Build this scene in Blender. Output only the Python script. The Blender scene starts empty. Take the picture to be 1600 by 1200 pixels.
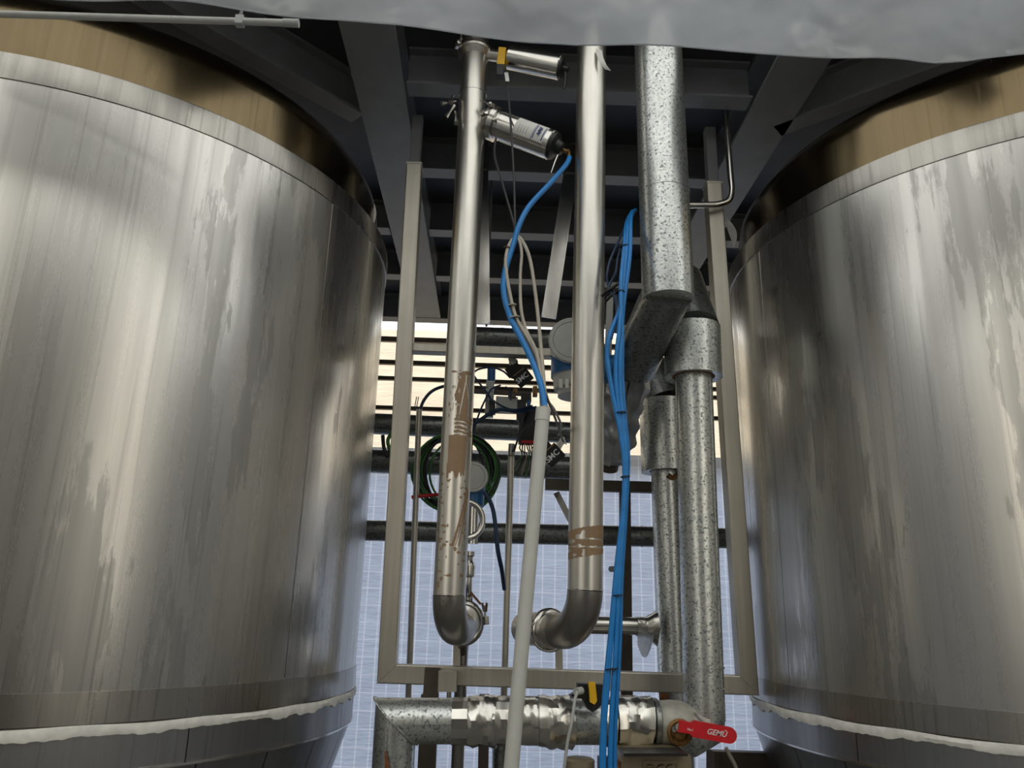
import bpy, math, random
from mathutils import Vector, Matrix
random.seed(7)
S = bpy.context.scene
COL = S.collection
# ------------------------------------------------------------------ camera
F = 1200.0                                   # focal length in pixels of a 1600x1200 frame
CAM = Vector((0.0, 0.0, 1.6))
PITCH, ROLL, YAW = (math.radians(a) for a in (16.34, 1.52, 1.41))
fw = Vector((math.sin(YAW)*math.cos(PITCH), math.cos(YAW)*math.cos(PITCH), math.sin(PITCH)))
r0 = Vector((math.cos(YAW), -math.sin(YAW), 0)); u0 = r0.cross(fw)
RT = r0*math.cos(ROLL) + u0*math.sin(ROLL); UP = u0*math.cos(ROLL) - r0*math.sin(ROLL)
cd = bpy.data.cameras.new('camera'); co = bpy.data.objects.new('camera', cd); COL.objects.link(co)
cd.sensor_width = 36; cd.lens = F/1600*36; cd.clip_start = 0.02
co.matrix_world = Matrix(((RT.x, UP.x, -fw.x, CAM.x), (RT.y, UP.y, -fw.y, CAM.y), (RT.z, UP.z, -fw.z, CAM.z), (0, 0, 0, 1)))
S.camera = co
# ------------------------------------------------------------------ world, sun, exposure
W = bpy.data.worlds.new('sky'); S.world = W; W.use_nodes = True
wn, wl = W.node_tree.nodes, W.node_tree.links
wn.clear()
wo = wn.new('ShaderNodeOutputWorld'); wb = wn.new('ShaderNodeBackground'); wt = wn.new('ShaderNodeTexCoord')
ws = wn.new('ShaderNodeSeparateXYZ'); wr = wn.new('ShaderNodeValToRGB')
wl.new(wt.outputs['Generated'], ws.inputs[0]); wl.new(ws.outputs['Z'], wr.inputs[0])
wr.color_ramp.elements[0].position = 0.0; wr.color_ramp.elements[0].color = (1.0, 0.955, 0.87, 1)
wr.color_ramp.elements[1].position = 0.8; wr.color_ramp.elements[1].color = (0.80, 0.89, 1.0, 1)
wl.new(wr.outputs[0], wb.inputs[0]); wb.inputs[1].default_value = 2.1
wl.new(wb.outputs[0], wo.inputs[0])
sd = bpy.data.lights.new('sun', 'SUN'); sd.energy = 2.2; sd.color = (1.0, 0.88, 0.68); sd.angle = math.radians(9)
so = bpy.data.objects.new('sun', sd); COL.objects.link(so)
so.rotation_euler = Vector((-0.16, 1.0, -0.62)).to_track_quat('-Z', 'Y').to_euler(); so.location = (0, -5, 8)
S.view_settings.view_transform = 'Standard'; S.view_settings.look = 'None'
S.view_settings.exposure = 0.28; S.view_settings.gamma = 1.0; S.view_settings.use_curve_mapping = False

# ------------------------------------------------------------------ helpers
def ray(px, py): return fw + RT*((px-800)/F) + UP*((600-py)/F)
def at(px, py, Y):                            # point at depth Y (world y) seen at that pixel
    d = ray(px, py); return CAM + d*(Y/d.y)
def atz(px, py, z):                           # point on the level z
    d = ray(px, py); return CAM + d*((z-CAM.z)/d.z)
def sz(npx, P): return npx*((P-CAM).dot(fw))/F
def V(*a): return Vector(a)

def frame(t, hint=None):
    t = t.normalized()
    h = Vector(hint) if hint is not None else (Vector((0, 0, 1)) if abs(t.z) < 0.9 else Vector((0, -1, 0)))
    a = h - t*h.dot(t)
    if a.length < 1e-6: a = t.orthogonal()
    a.normalize(); return t, a, t.cross(a)

def crom(pts, n=8):
    p = [Vector(q) for q in pts]
    if len(p) < 3: return p
    p = [p[0]*2-p[1]] + p + [p[-1]*2-p[-2]]; o = []
    for i in range(1, len(p)-2):
        for k in range(n):
            t = k/n
            o.append(0.5*((2*p[i]) + (p[i+1]-p[i-1])*t + (2*p[i-1]-5*p[i]+4*p[i+1]-p[i+2])*t*t + (3*p[i]-p[i-1]-3*p[i+1]+p[i+2])*t**3))
    o.append(p[-2]); return o

class MB:
    def __init__(s): s.v = []; s.f = []; s.hard = False; s.soft = False
    def add(s, v, f):
        b = len(s.v); s.v += [Vector(q) for q in v]; s.f += [tuple(i+b for i in q) for q in f]; return s
    def tube(s, pts, r, seg=14, caps=True, closed=False):
        s.soft = True; pts = [Vector(q) for q in pts]; n = len(pts)
        rs = r if isinstance(r, (list, tuple)) else [r]*n
        v, f = [], []; prev = None
        for i in range(n):
            if closed: t = pts[(i+1) % n]-pts[i-1]
            else: t = pts[min(i+1, n-1)]-pts[max(i-1, 0)]
            if t.length < 1e-9: t = Vector((0, 0, 1))
            t, a, b = frame(t, prev); prev = a
            for k in range(seg):
                w = 2*math.pi*k/seg; v.append(pts[i] + (a*math.cos(w)+b*math.sin(w))*rs[i])
        m = n if closed else n-1
        for i in range(m):
            j = (i+1) % n
            for k in range(seg):
                l = (k+1) % seg; f.append((i*seg+k, i*seg+l, j*seg+l, j*seg+k))
        if caps and not closed:
            f.append(tuple(range(seg))[::-1]); f.append(tuple(range((n-1)*seg, n*seg)))
        return s.add(v, f)
    def lathe(s, o, axis, prof, seg=24, hint=None, a0=0.0, a1=2*math.pi):
        t, a, b = frame(Vector(axis), hint); o = Vector(o); full = a1-a0 > 6.28
        m = seg if full else seg+1; v, f = [], []
        for r, h in prof:
            for k in range(m):
                w = a0+(a1-a0)*k/seg; v.append(o + t*h + (a*math.cos(w)+b*math.sin(w))*r)
        for i in range(len(prof)-1):
            for k in range(seg):
                l = (k+1) % m; f.append((i*m+k, i*m+l, (i+1)*m+l, (i+1)*m+k))
        if full:
            if prof[0][0] > 1e-5: f.append(tuple(range(m))[::-1])
            if prof[-1][0] > 1e-5: f.append(tuple(range((len(prof)-1)*m, len(prof)*m)))
        return s.add(v, f)
    def bar(s, p0, p1, w, h, up=None, rad=0.0, m0=None, m1=None):
        # rounded rectangular bar; w across, h along 'up'; m0/m1 optional cutting plane normals (mitres)
        s.hard = True; p0, p1 = Vector(p0), Vector(p1); t, a, b = frame(p1-p0, up)
        pr = []
        if rad > 0:
            for cx, cy, w0 in ((1, 1, 0), (-1, 1, 90), (-1, -1, 180), (1, -1, 270)):
                for k in range(3):
                    an = math.radians(w0+45*k)
                    pr.append((cx*(w/2-rad)+rad*math.cos(an), cy*(h/2-rad)+rad*math.sin(an)))
        else: pr = [(w/2, h/2), (-w/2, h/2), (-w/2, -h/2), (w/2, -h/2)]
        n = len(pr); v = []
        for p, mn in ((p0, m0), (p1, m1)):
            for x, y in pr:
                q = p + b*x + a*y
                if mn is not None:
                    mn = Vector(mn); q = q - t*((q-p).dot(mn)/t.dot(mn))
                v.append(q)
        f = [(k, (k+1) % n, n+(k+1) % n, n+k) for k in range(n)] + [tuple(range(n))[::-1], tuple(range(n, 2*n))]
        return s.add(v, f)
    def box(s, c, sx, sy, sz_, R=None, rad=0.0):
        R = R or Matrix.Identity(3); c = Vector(c)
        d = R @ Vector((0, 0, sz_/2))
        return s.bar(c-d, c+d, sx, sy, R @ Vector((0, 1, 0)), rad)
    def ibeam(s, p0, p1, w, h, tf, tw, up):
        # three-plate I section, bottom flange centre line on p0-p1
        p0, p1, up = Vector(p0), Vector(p1), Vector(up)
        s.bar(p0+up*tf/2, p1+up*tf/2, w, tf, up); s.bar(p0+up*(h-tf/2), p1+up*(h-tf/2), w, tf, up)
        return s.bar(p0+up*h/2, p1+up*h/2, tw, h-2*tf, up)
    def grid(s, fn, nu, nv, mask=None):
        idx = {}; v, f = [], []
        def g(i, j):
            if (i, j) not in idx: idx[(i, j)] = len(v); v.append(fn(i/nu, j/nv))
            return idx[(i, j)]
        for i in range(nu):
            for j in range(nv):
                if mask is None or mask((i+.5)/nu, (j+.5)/nv): f.append((g(i, j), g(i+1, j), g(i+1, j+1), g(i, j+1)))
        return s.add(v, f)
    def build(s, name, mat, parent=None, angle=38, origin=None):
        me = bpy.data.meshes.new(name)
        lo = Vector((min(q.x for q in s.v), min(q.y for q in s.v), min(q.z for q in s.v)))
        hi = Vector((max(q.x for q in s.v), max(q.y for q in s.v), max(q.z for q in s.v)))
        o = Vector(origin) if origin is not None else Vector(((lo.x+hi.x)/2, (lo.y+hi.y)/2, lo.z))
        me.from_pydata([q-o for q in s.v], [], s.f)
        me.polygons.foreach_set('use_smooth', [True]*len(me.polygons))
        me.set_sharp_from_angle(angle=math.radians(18 if s.hard and not s.soft else angle)); me.update()
        me.materials.append(mat)
        ob = bpy.data.objects.new(name, me); COL.objects.link(ob)
        ob['wloc'] = tuple(o)
        if parent is not None:
            ob.parent = parent; ob.location = o - Vector(parent['wloc'])
        else: ob.location = o
        return ob
def tag(o, label, cat, group=None, kind=None):
    if label: o['label'] = label
    if cat: o['category'] = cat
    if group: o['group'] = group
    if kind: o['kind'] = kind
    return o
def thing(name, loc, label, cat, group=None):
    o = bpy.data.objects.new(name, None); COL.objects.link(o); o.location = Vector(loc); o['wloc'] = tuple(loc)
    o.empty_display_size = 0.05
    return tag(o, label, cat, group)
def text(name, body, c, xdir, ydir, height, mat, parent, extr=0.0004, shear=0.0):
    cu = bpy.data.curves.new(name, 'FONT'); cu.body = body; cu.size = 1; cu.align_x = 'CENTER'; cu.align_y = 'CENTER'
    cu.extrude = extr/height; cu.shear = shear; cu.offset = 0.012; cu.resolution_u = 3
    tmp = bpy.data.objects.new('tmp', cu); COL.objects.link(tmp)
    dg = bpy.context.evaluated_depsgraph_get(); me = bpy.data.meshes.new_from_object(tmp.evaluated_get(dg))
    bpy.data.objects.remove(tmp)
    x = Vector(xdir).normalized(); y = Vector(ydir); y = (y-x*y.dot(x)).normalized(); z = x.cross(y)
    me.name = name; k = height/0.7
    for q in me.vertices: q.co = x*q.co.x*k + y*q.co.y*k + z*q.co.z*k
    me.materials.clear(); me.materials.append(mat)
    ob = bpy.data.objects.new(name, me); COL.objects.link(ob); ob.parent = parent
    ob.location = Vector(c)-Vector(parent['wloc']); return ob

# ------------------------------------------------------------------ materials
def nmat(name):
    m = bpy.data.materials.new(name); m.use_nodes = True
    return m, m.node_tree.nodes, m.node_tree.links, m.node_tree.nodes['Principled BSDF']
def noise(n, l, scale, stretch=(1, 1, 1), detail=4, rough=0.55):
    tc = n.new('ShaderNodeTexCoord'); mp = n.new('ShaderNodeMapping'); mp.inputs['Scale'].default_value = stretch
    t = n.new('ShaderNodeTexNoise'); t.inputs['Scale'].default_value = scale
    t.inputs['Detail'].default_value = detail; t.inputs['Roughness'].default_value = rough
    l.new(tc.outputs['Object'], mp.inputs[0]); l.new(mp.outputs[0], t.inputs['Vector']); return t.outputs['Fac']
def ramp(n, l, src, *els):
    r = n.new('ShaderNodeValToRGB'); e = r.color_ramp.elements
    while len(e) < len(els): e.new(0.5)
    for k, (p, c) in enumerate(els):
        e[k].position = p; e[k].color = tuple(c)+(1,) if isinstance(c, (tuple, list)) else (c, c, c, 1)
    l.new(src, r.inputs[0]); return r.outputs[0]
def bump(n, l, b, src, strength, dist=0.002):
    k = n.new('ShaderNodeBump'); k.inputs['Strength'].default_value = strength; k.inputs['Distance'].default_value = dist
    l.new(src, k.inputs['Height']); l.new(k.outputs[0], b.inputs['Normal'])
def mixc(n, l, fac, a, b_, mode='MIX'):
    m = n.new('ShaderNodeMix'); m.data_type = 'RGBA'; m.blend_type = mode
    for sock, val in ((m.inputs[0], fac), (m.inputs[6], a), (m.inputs[7], b_)):
        if hasattr(val, 'links'): l.new(val, sock)
        elif isinstance(val, (int, float)): sock.default_value = val
        else: sock.default_value = tuple(val)+(1,)
    return m.outputs[2]
def simple(name, col, rough=0.5, metal=0.0, var=0.12, scale=30, bmp=0.0, spec=0.5):
    m, n, l, b = nmat(name)
    f = noise(n, l, scale); c0 = tuple(max(0, c*(1-var)) for c in col); c1 = tuple(min(1, c*(1+var)) for c in col)
    l.new(ramp(n, l, f, (0.3, c0), (0.7, c1)), b.inputs['Base Color'])
    b.inputs['Roughness'].default_value = rough; b.inputs['Metallic'].default_value = metal
    b.inputs['Specular IOR Level'].default_value = spec
    if bmp: bump(n, l, b, f, bmp)
    return m
def steel(name, col, r0_, r1_, streak=(60, 60, 1.5), dirt=0.25, met=1.0, aniso=0.0):
    m, n, l, b = nmat(name)
    f = noise(n, l, 1.0, streak, 5); g = noise(n, l, 6, (1, 1, 0.6), 6, 0.65)
    dark = tuple(c*(1-dirt) for c in col)
    c = mixc(n, l, ramp(n, l, f, (0.35, 0.0), (0.65, 1.0)), dark, col)
    c = mixc(n, l, ramp(n, l, g, (0.45, 0.0), (0.75, 0.6)), c, tuple(x*0.8 for x in col))
    l.new(c, b.inputs['Base Color']); b.inputs['Metallic'].default_value = met
    mx = n.new('ShaderNodeMapRange'); mx.inputs[3].default_value = r0_; mx.inputs[4].default_value = r1_
    l.new(g, mx.inputs[0]); l.new(mx.outputs[0], b.inputs['Roughness'])
    bump(n, l, b, f, 0.03, 0.001); return m
def galv(name, scale=55, bright=1.0):
    m, n, l, b = nmat(name)
    tc = n.new('ShaderNodeTexCoord'); vo = n.new('ShaderNodeTexVoronoi'); vo.inputs['Scale'].default_value = scale*2.6
    ns = n.new('ShaderNodeTexNoise'); ns.inputs['Scale'].default_value = scale*1.7; ns.inputs['Detail'].default_value = 3
    l.new(tc.outputs['Object'], vo.inputs['Vector']); l.new(tc.outputs['Object'], ns.inputs['Vector'])
    se = n.new('ShaderNodeSeparateColor'); l.new(vo.outputs['Color'], se.inputs[0])
    sp = ramp(n, l, se.outputs[0], (0.0, (0.52*bright, 0.55*bright, 0.55*bright)), (1.0, (0.76*bright, 0.77*bright, 0.73*bright)))
    dk = ramp(n, l, ns.outputs['Fac'], (0.56, 0.0), (0.64, 1.0))
    c = mixc(n, l, dk, sp, (0.22*bright, 0.24*bright, 0.24*bright))
    f2 = noise(n, l, 5, (1, 1, 1), 3); c = mixc(n, l, ramp(n, l, f2, (0.4, 0.0), (0.8, 0.35)), c, (0.36, 0.38, 0.36))
    f3 = noise(n, l, 9, (1, 1, 1), 5); c = mixc(n, l, ramp(n, l, f3, (0.76, 0.0), (0.82, 0.8)), c, (0.30, 0.13, 0.04))
    l.new(c, b.inputs['Base Color']); b.inputs['Metallic'].default_value = 0.85
    l.new(ramp(n, l, dk, (0.0, 0.30), (1.0, 0.5)), b.inputs['Roughness'])
    bump(n, l, b, ns.outputs['Fac'], 0.08, 0.001); return m
M = {}
M['pipe'] = steel('brushed_pipe_steel', (0.74, 0.71, 0.65), 0.28, 0.40, (40, 40, 1.2), 0.12)
M['elbow'] = steel('dull_elbow_steel', (0.40, 0.38, 0.35), 0.28, 0.42, (30, 30, 3), 0.2)
M['frame'] = steel('satin_frame_steel', (0.56, 0.525, 0.455), 0.36, 0.5, (50, 50, 1.0), 0.15)
M['bright'] = steel('polished_steel', (0.68, 0.66, 0.62), 0.14, 0.26, (20, 20, 8), 0.15)
M['galv'] = galv('galvanised_sheet', 68); M['galv_shade'] = galv('shaded_galvanised_sheet', 60, 0.42)  # second is a darker copy: shade on elbows and rear pipes put into colour
M['grey'] = simple('grey_paint', (0.165, 0.172, 0.178), 0.5, 0, 0.12, 6, 0.02)
M['deck'] = simple('dark_deck_paint', (0.05, 0.052, 0.058), 0.6, 0, 0.2, 4)
M['concrete'] = simple('concrete', (0.14, 0.135, 0.125), 0.85, 0, 0.25, 3, 0.2)
M['blue'] = simple('blue_hose_plastic', (0.012, 0.21, 0.58), 0.38, 0, 0.1)
M['navy'] = simple('dark_blue_cable', (0.012, 0.035, 0.085), 0.45)
M['housing'] = simple('blue_enamel', (0.015, 0.13, 0.34), 0.35, 0, 0.08)
M['pvc'] = simple('pale_grey_conduit', (0.58, 0.58, 0.54), 0.45, 0, 0.05, 20)
M['cover'] = simple('light_grey_enamel', (0.50, 0.51, 0.49), 0.42, 0, 0.05)
M['beige'] = simple('beige_cable', (0.45, 0.41, 0.34), 0.5, 0, 0.08)
M['brown_cable'] = simple('brown_cable', (0.10, 0.055, 0.03), 0.5)
M['black'] = simple('black_plastic', (0.012, 0.012, 0.013), 0.42, 0, 0.2)
M['rubber'] = simple('dark_wire', (0.03, 0.03, 0.033), 0.5)
M['green'] = simple('green_cable', (0.05, 0.19, 0.04), 0.4, 0, 0.2)
M['yellow'] = simple('yellow_plastic', (0.80, 0.46, 0.015), 0.4, 0, 0.08)
M['red'] = simple('red_plastic', (0.62, 0.012, 0.02), 0.36, 0, 0.08)
M['white'] = simple('white_paper', (0.75, 0.74, 0.70), 0.6, 0, 0.06)
M['ink'] = simple('dark_blue_ink', (0.01, 0.04, 0.20), 0.5)
M['tape'] = simple('brown_tape', (0.31, 0.20, 0.11), 0.48, 0, 0.1, 25)
M['caulk'] = simple('white_sealant', (0.80, 0.79, 0.73), 0.6, 0, 0.12, 40, 0.3)
M['rust'] = simple('rust', (0.20, 0.075, 0.025), 0.8, 0, 0.5, 60, 0.4)
M['bronze'] = simple('corroded_bronze', (0.22, 0.12, 0.04), 0.5, 0.6, 0.5, 60, 0.3)
M['brown_steel'] = simple('brown_primer_steel', (0.095, 0.075, 0.058), 0.5, 0.3, 0.2, 12)
M['valve'] = simple('cast_valve_grey', (0.42, 0.41, 0.36), 0.5, 0.35, 0.2, 25, 0.15)
M['cast'] = simple('cast_beige_metal', (0.30, 0.25, 0.17), 0.45, 0.5, 0.15, 25, 0.2)
M['foil'] = steel('crumpled_foil', (0.80, 0.78, 0.72), 0.16, 0.30, (9, 9, 9), 0.1)
M['dull_foil'] = steel('dull_wrap', (0.52, 0.53, 0.54), 0.26, 0.4, (9, 9, 9), 0.2, 0.7)
M['text_white'] = simple('white_print', (0.75, 0.75, 0.75), 0.5)
# tank skin: brushed stainless with long vertical wash streaks and blotches
def tank_mat(name, col, lo, hi, blot=0.3, streak=1.0):
    m, n, l, b = nmat(name)
    s1 = noise(n, l, 1.0, (22, 22, 0.55), 6, 0.6); s2 = noise(n, l, 1.0, (85, 85, 1.0), 4); bl = noise(n, l, 1.6, (2.6, 2.6, 0.42), 10, 0.68)
    s3 = noise(n, l, 1.0, (7, 7, 0.25), 3)
    c = mixc(n, l, ramp(n, l, s1, (0.36, 0.0), (0.64, 1.0)), tuple(x*(1-0.22*streak) for x in col), col)
    c = mixc(n, l, ramp(n, l, s3, (0.4, 0.0), (0.65, 0.35*streak)), c, tuple(x*0.70 for x in col))
    c = mixc(n, l, ramp(n, l, s2, (0.57, 0.0), (0.66, 0.6*streak)), c, tuple(x*0.48 for x in col))
    blm = ramp(n, l, bl, (0.535, 0.0), (0.555, 1.0))
    c = mixc(n, l, blot, c, mixc(n, l, blm, tuple(x*0.98 for x in col), tuple(x*0.60 for x in col)))
    l.new(c, b.inputs['Base Color']); b.inputs['Metallic'].default_value = 1.0
    ro = mixc(n, l, 0.35, ramp(n, l, s1, (0.3, hi), (0.7, lo)), ramp(n, l, blm, (0.0, lo), (1.0, hi)))
    l.new(ro, b.inputs['Roughness']); bump(n, l, b, s3, 0.05, 0.004); return m
M['tank'] = tank_mat('streaked_tank_steel', (0.62, 0.605, 0.57), 0.22, 0.40, 0.55, 1.35)
M['band'] = tank_mat('tank_edge_steel', (0.43, 0.41, 0.375), 0.24, 0.36, 0.1, 0.9)
M['head'] = tank_mat('tarnished_head_steel', (0.19, 0.145, 0.083), 0.18, 0.28, 0.08, 0.5)
M['clad'] = tank_mat('dull_cladding_sheet', (0.38, 0.38, 0.38), 0.32, 0.46, 0.15, 0.6)
# sheets
def tarp_mat(name, c_t, c_d, grid, w_tr=0.75):
    m, n, l, b = nmat(name); n.remove(b); out = n['Material Output']
    tc = n.new('ShaderNodeTexCoord'); sp = n.new('ShaderNodeSeparateXYZ'); l.new(tc.outputs['Object'], sp.inputs[0])
    def lines(sock, period, width):
        a = n.new('ShaderNodeMath'); a.operation = 'DIVIDE'; a.inputs[1].default_value = period; l.new(sock, a.inputs[0])
        q = n.new('ShaderNodeMath'); q.operation = 'FRACT'; l.new(a.outputs[0], q.inputs[0])
        k = n.new('ShaderNodeMath'); k.operation = 'LESS_THAN'; k.inputs[1].default_value = width; l.new(q.outputs[0], k.inputs[0]); return k.outputs[0]
    f = noise(n, l, 3, (1, 1, 3.5), 6, 0.6); g = noise(n, l, 22, (0.4, 1, 2.4), 3)
    ct = mixc(n, l, ramp(n, l, f, (0.3, 0.0), (0.7, 1.0)), tuple(x*0.80 for x in c_t), c_t)
    ct = mixc(n, l, ramp(n, l, g, (0.35, 0.0), (0.7, 0.5)), ct, tuple(x*0.72 for x in c_t))
    if grid:
        mx = n.new('ShaderNodeMath'); mx.operation = 'MAXIMUM'
        l.new(lines(sp.outputs['X'], grid, 0.10), mx.inputs[0]); l.new(lines(sp.outputs['Z'], grid*1.3, 0.04), mx.inputs[1])
        k = n.new('ShaderNodeMath'); k.operation = 'MULTIPLY'; k.inputs[1].default_value = 0.5; l.new(mx.outputs[0], k.inputs[0])
        ct = mixc(n, l, k.outputs[0], ct, (0.55, 0.56, 0.62))
    tr = n.new('ShaderNodeBsdfTranslucent'); df = n.new('ShaderNodeBsdfPrincipled'); df.inputs['Roughness'].default_value = 0.35
    df.inputs['Base Color'].default_value = tuple(c_d)+(1,)
    l.new(ct, tr.inputs[0]); ms = n.new('ShaderNodeMixShader'); ms.inputs[0].default_value = w_tr
    l.new(df.outputs[0], ms.inputs[1]); l.new(tr.outputs[0], ms.inputs[2]); l.new(ms.outputs[0], out.inputs[0])
    bk = n.new('ShaderNodeBump'); bk.inputs['Strength'].default_value = 0.35; bk.inputs['Distance'].default_value = 0.02
    l.new(g, bk.inputs['Height']); l.new(bk.outputs[0], df.inputs['Normal']); l.new(bk.outputs[0], tr.inputs['Normal'])
    return m
M['tarp'] = tarp_mat('reinforced_blue_tarp', (0.33, 0.375, 0.48), (0.40, 0.43, 0.50), 0.088)
M['cream_tarp'] = tarp_mat('cream_sheeting', (0.80, 0.69, 0.53), (0.6, 0.55, 0.45), 0, 0.9)
M['wall_sheet'] = tarp_mat('white_wall_sheeting', (0.76, 0.735, 0.68), (0.6, 0.58, 0.54), 0, 0.75)
M['side_sheet'] = tarp_mat('grey_wall_sheeting', (0.17, 0.17, 0.17), (0.16, 0.16, 0.16), 0, 0.6)
def poly_mat():
    m, n, l, b = nmat('clear_polythene'); out = n['Material Output']
    f = noise(n, l, 4, (1, 1, 1.6), 6, 0.6)
    l.new(ramp(n, l, f, (0.3, (0.44, 0.47, 0.50)), (0.7, (0.66, 0.68, 0.70))), b.inputs['Base Color'])
    b.inputs['Specular IOR Level'].default_value = 0.9; b.inputs['Roughness'].default_value = 0.08; b.inputs['IOR'].default_value = 1.5
    g = noise(n, l, 3.5, (1, 1, 1.5), 3, 0.45); bump(n, l, b, g, 1.0, 0.16)
    t = n.new('ShaderNodeBsdfTransparent'); ms = n.new('ShaderNodeMixShader'); ms.inputs[0].default_value = 0.86
    tl = n.new('ShaderNodeBsdfTranslucent'); tl.inputs[0].default_value = (0.7, 0.73, 0.76, 1)
    m2 = n.new('ShaderNodeMixShader'); m2.inputs[0].default_value = 0.5
    l.new(b.outputs[0], m2.inputs[1]); l.new(tl.outputs[0], m2.inputs[2])
    l.new(t.outputs[0], ms.inputs[1]); l.new(m2.outputs[0], ms.inputs[2]); l.new(ms.outputs[0], out.inputs[0]); return m
M['poly'] = poly_mat()

# ------------------------------------------------------------------ setting: floor, deck with joists, sheeted back wall
tag(MB().box((0, 0, -0.05), 30, 30, 0.1).build('floor', M['concrete'], origin=(0, 0, 0)), None, None, kind='structure')
ZJ = CAM.z + 2.0                               # underside of the joists
DX0, DX1, DY0, DY1 = -3.4, 3.9, 1.42, 5.42
pl0, pl1 = atz(573, 48, ZJ), atz(652, 420, ZJ)  # main beam centre lines from four flange points on the joist level
pr0, pr1 = atz(1254, 98, ZJ), atz(1142, 290, ZJ)
xl = (pl0.x+pl1.x)/2; xr = (pr0.x+pr1.x)/2
m = MB(); DYM = 2.2                            # the deck stops short between the two main beams
for x0, x1, y0 in ((DX0, xl, DY0), (xl, xr, DYM), (xr, DX1, DY0)): m.box(((x0+x1)/2, (y0+DY1)/2, ZJ+0.20), x1-x0, DY1-y0, 0.03)
deck = m.build('ceiling', M['deck'])
deck['kind'] = 'structure'
joist_rows = [(155, 24), (283, 18), (380, 15), (446, 13)]
YE = atz(730, 503, ZJ).y                       # far edge beam
ys = [atz(900, y, ZJ).y for y, w in joist_rows]
dy = (ys[-1]-ys[0])/3
for k in range(0, 4):
    y = ys[0]+dy*k
    MB().ibeam((xl+0.11, y, ZJ+0.012), (xr-0.11, y, ZJ+0.012), 0.085, 0.173, 0.010, 0.008, (0, 0, 1)).build('joist', M['grey'], deck)
    for x0, x1 in ((DX0, xl-0.11), (xr+0.11, DX1)):
        if k >= 2: MB().ibeam((x0, y, ZJ+0.012), (x1, y, ZJ+0.012), 0.085, 0.173, 0.010, 0.008, (0, 0, 1)).build('joist', M['grey'], deck)
for x, lab in ((xl, 'wide grey steel beam running back left of the stainless pipes'), (xr, 'wide grey steel beam running back right of the galvanised duct')):
    tag(MB().ibeam((x, DY0, ZJ), (x, YE-0.06, ZJ), 0.20, 0.185, 0.014, 0.010, (0, 0, 1)).build('steel_beam', M['grey']), lab, 'beam', 'deck beams')
tag(MB().ibeam((DX0, YE, ZJ), (DX1, YE, ZJ), 0.10, 0.185, 0.012, 0.010, (0, 0, 1)).build('edge_beam', M['grey']), 'grey steel edge beam across the back above the cream sheeting', 'beam')
for a, b_, lab in (((285, 34), (558, 185), 'slanting grey steel beam above the left tank'), ((1480, 108), (1215, 205), 'slanting grey steel beam above the right tank')):
    p, q = atz(*a, ZJ), atz(*b_, ZJ); d = (p-q).normalized(); p2 = p+d*0.5
    q2 = q - d*0.0
    tag(MB().ibeam(p2, q2, 0.085, 0.185, 0.012, 0.009, (0, 0, 1)).build('diagonal_beam', M['grey']), lab, 'beam', 'slanting beams')

def sheet(name, x0, x1, y, z0, z1, amp, mat, nu=60, nv=30, thick=0.002):
    rr = random.Random(name)
    ph = [(rr.uniform(2, 9), rr.uniform(1, 5), rr.uniform(0, 6.28)) for _ in range(6)]
    def fn(u, v, o=0.0):
        d = sum(math.sin(a*u*6+b*v*3+c) for a, b, c in ph)/6
        return Vector((x0+(x1-x0)*u, y+amp*d+o, z0+(z1-z0)*v))
    return MB().grid(fn, nu, nv).build(name, mat)
zs = at(730, 700, 5.55).z
tag(sheet('tarpaulin', -3.6, 4.2, 5.62, 0.0, zs, 0.03, M['tarp']), 'pale blue reinforced tarp with white grid hanging behind the pipes', 'tarp')
tag(sheet('sheeting', -3.6, 4.2, 5.74, zs-0.1, ZJ+0.1, 0.02, M['cream_tarp']), 'bright cream translucent sheeting above the blue tarp', 'sheeting')
for k, (yl, yr, hpx) in enumerate(((530, 540, 8), (566, 573, 7), (591, 599, 6), (606, 612, 6), (637, 646, 6))):
    a, b_ = at(600, yl, 5.45), at(1130, yr+10, 5.45)
    if k == 3: a = at(735, 606, 5.4)
    d = (b_-a); a2 = a - d.normalized()*(0.0 if k == 3 else 2.2); b2 = b_ + d.normalized()*2.2
    a2.z = a.z; b2.z = a.z
    nm = ('topmost', 'second from top', 'third from top', 'fourth from top', 'lowest')[k]
    tag(MB().bar(a2, b2, 0.03, sz(hpx, a), (0, 0, 1)).build('sheeting_rail', M['brown_steel']), nm+' thin dark rail crossing the cream sheeting', 'rail', 'rails on the sheeting')

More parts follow.
